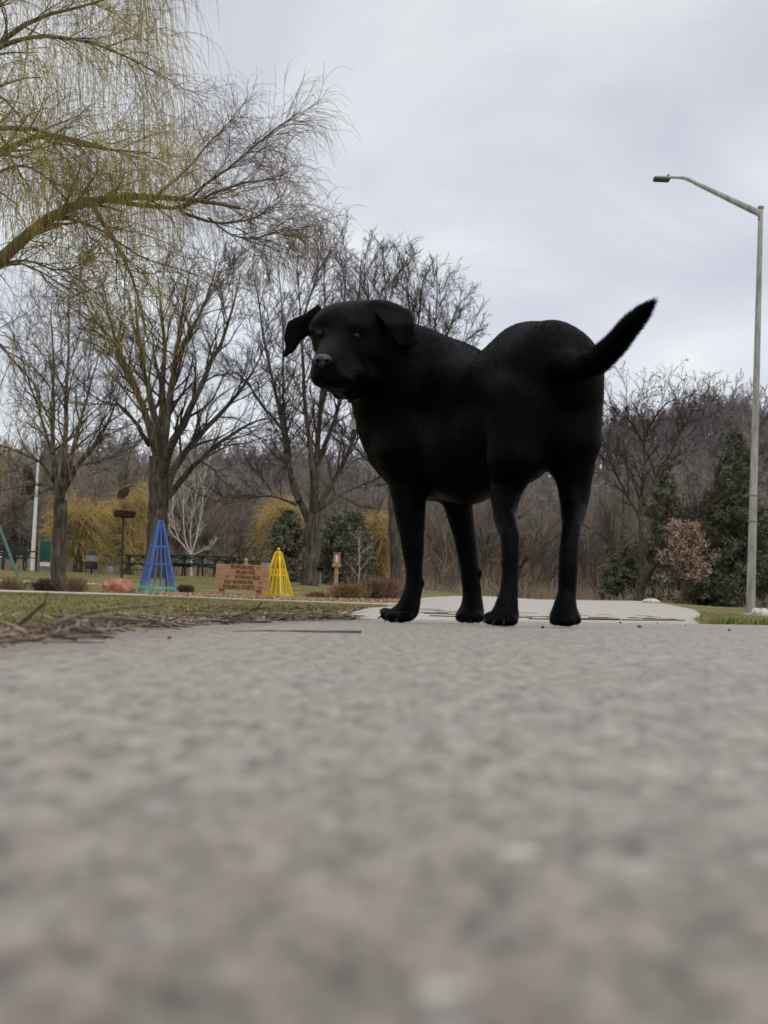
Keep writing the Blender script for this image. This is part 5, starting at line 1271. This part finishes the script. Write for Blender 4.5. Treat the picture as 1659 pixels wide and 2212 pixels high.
def stick(label, pts, r0, r1, mt, ground=None):
    w = np.array([P(*p) for p in pts]); 
    n_ = 16; s = np.linspace(0, 1, len(w)); tt = np.linspace(0, 1, n_); c = np.stack([np.interp(tt, s, w[:, k]) for k in range(3)], 1)
    for _ in range(2): c[1:-1] = (c[:-2]+2*c[1:-1]+c[2:])/4
    rr = np.linspace(r0, r1, n_)*(1+.08*rng.normal(size=n_))
    if ground: c[:, 2] = zt(c[:, 0], c[:, 1])+rr
    else: c[:, 2] = np.maximum(c[:, 2], zt(c[:, 0], c[:, 1])+rr*.6)
    o0 = c.mean(0); o = MB().tube(c-o0, rr, 10).build('stick', mt, None, True); o.location = o0
    tag(o, label, 'stick'); return o
stick('thick grey-brown branch lying slantwise across the twig heap at the left', [(112, 1350, 1.25), (160, 1330, 1.3), (215, 1318, 1.38), (275, 1311, 1.45), (345, 1308, 1.55)], .0023, .0011, M_st1)
stick('grey stick with peeling bark lying along the heap just below the thick slanting branch', [(110, 1329, 1.42), (190, 1334, 1.4), (270, 1335, 1.38), (320, 1342, 1.36)], .0017, .0012, M_st1)
stick('short dark broken stick leaning up out of the heap near the left edge', [(40, 1350, 1.2), (70, 1325, 1.2), (98, 1300, 1.2)][:], .0020, .0012, M_st2)
stick('thin dark twig standing nearly upright from the heap', [(89, 1341, 1.25), (92, 1322, 1.25), (98, 1300, 1.25), (103, 1278, 1.25)], .0009, .0005, M_st2)
stick('long dark curved stick at the very edge of the path, bottom left of the heap', [(-10, 1386, 1.08), (45, 1384, 1.08), (90, 1376, 1.1), (125, 1366, 1.13), (130, 1352, 1.16)], .0017, .0011, M_st1)
stick('thin reddish-brown stick lying alone on the concrete left of the dog', [(500, 1371, 1.78), (560, 1367, 1.82), (620, 1367, 1.82), (680, 1369, 1.8), (730, 1368, 1.81), (780, 1369, 1.8)], .0006, .0016, mat('stick_red', rgb(92, 72, 70), rgb(116, 94, 88), rough=.85, scale=60), True)
stick('long straight pale stick along the right end of the heap', [(470, 1330, 2.3), (560, 1327, 2.4), (640, 1327, 2.45), (720, 1327, 2.5)], .0018, .0008, M_st1)
stick('bent dark stick rising out of the middle of the heap', [(500, 1332, 2.1), (535, 1325, 2.1), (556, 1312, 2.1), (566, 1300, 2.1)], .0017, .0008, M_st2)
stick('curved brown stick arching over the pale grass at the heap centre', [(455, 1320, 1.9), (500, 1314, 1.9), (545, 1306, 1.9)], .0013, .0006, M_st1)
# pebbles
M_peb = mat('pebble_tan', rgb(176, 162, 130), rgb(196, 184, 156), rough=.8, scale=60)
M_red2 = mat('pebble_red', rgb(120, 76, 64), rgb(140, 94, 80), rough=.8, scale=60)
def pebble(label, px, py, Y, r, mt, sd=1):
    q = P(px, py, Y); z = z1(q[0], q[1]); o = MB().ell((0, 0, 0), (r, r*.8, r*.65), 18, 12, -1, .1, sd).build('pebble', mt, None, True); o.location = (q[0], q[1], z+r*.5)
    tag(o, label, 'pebble')
def ydepth(px, py):
    Y = 1.0
    for _ in range(30):
        q = P(px, py, Y); g_ = z1(q[0], Y); Y *= (HC-g_)/max(HC-q[2], 1e-4)*.5+.5
    return Y
pebble('tan rounded pebble at the path edge in front of the twig heap', 215, 1364, ydepth(215, 1368), .0058, M_peb, 2)
pebble('small reddish pebble on the concrete to the right of the hind feet', 1381, 1353, ydepth(1381, 1356), .0045, M_red2, 3)
pebble('dark little clod on the concrete below the heap', 366, 1378, ydepth(366, 1380), .0022, M_st2, 4)
pebble('tiny dark crumb on the concrete at the far right', 1575, 1361, ydepth(1575, 1363), .003, M_st2, 5)
gr = 'dark crumbs scattered near the far rim of the path'
for k, (px, py) in enumerate([(1438, 1346), (1420, 1347), (1340, 1346.5), (1628, 1349), (1600, 1347), (1172, 1357), (1480, 1352), (1066, 1352)]):
    Y = ydepth(px, py); q = P(px, py, Y); r = .0016+.0008*(k % 3); o = MB().ell((0, 0, 0), (r, r, r*.8), 10, 8, -1, .12, k).build('pebble', M_st2, None, True); o.location = (q[0], q[1], z1(q[0], q[1])+r*.5)
    tag(o, 'dark crumb scattered near the far rim of the concrete path', 'pebble', gr)
# twigs and crack lines on the bright road
n = 46; Y = rng.uniform(4.6, 16, n); u_ = rng.uniform(.0, .2, n); X = u_*Y; L_ = rng.uniform(.05, .28, n); a_ = rng.normal(size=n)*.5
d = np.stack([np.cos(a_), np.sin(a_), 0*a_], 1); c = np.stack([X, Y, 0*X], 1)
pts = np.stack([c+d*L_[:, None]*(k-.5)+np.array([0, .02, 0])*math.sin(k*5) for k in (0, .25, .5, .75, 1)], 1); pts[..., 2] = zt(pts[..., 0], pts[..., 1])+.004
stuffmesh('twig_litter', [(pts, np.full((n, 5), .0022))], 5, M_st2)
# a distant bird-like scrap is left out; crisp end
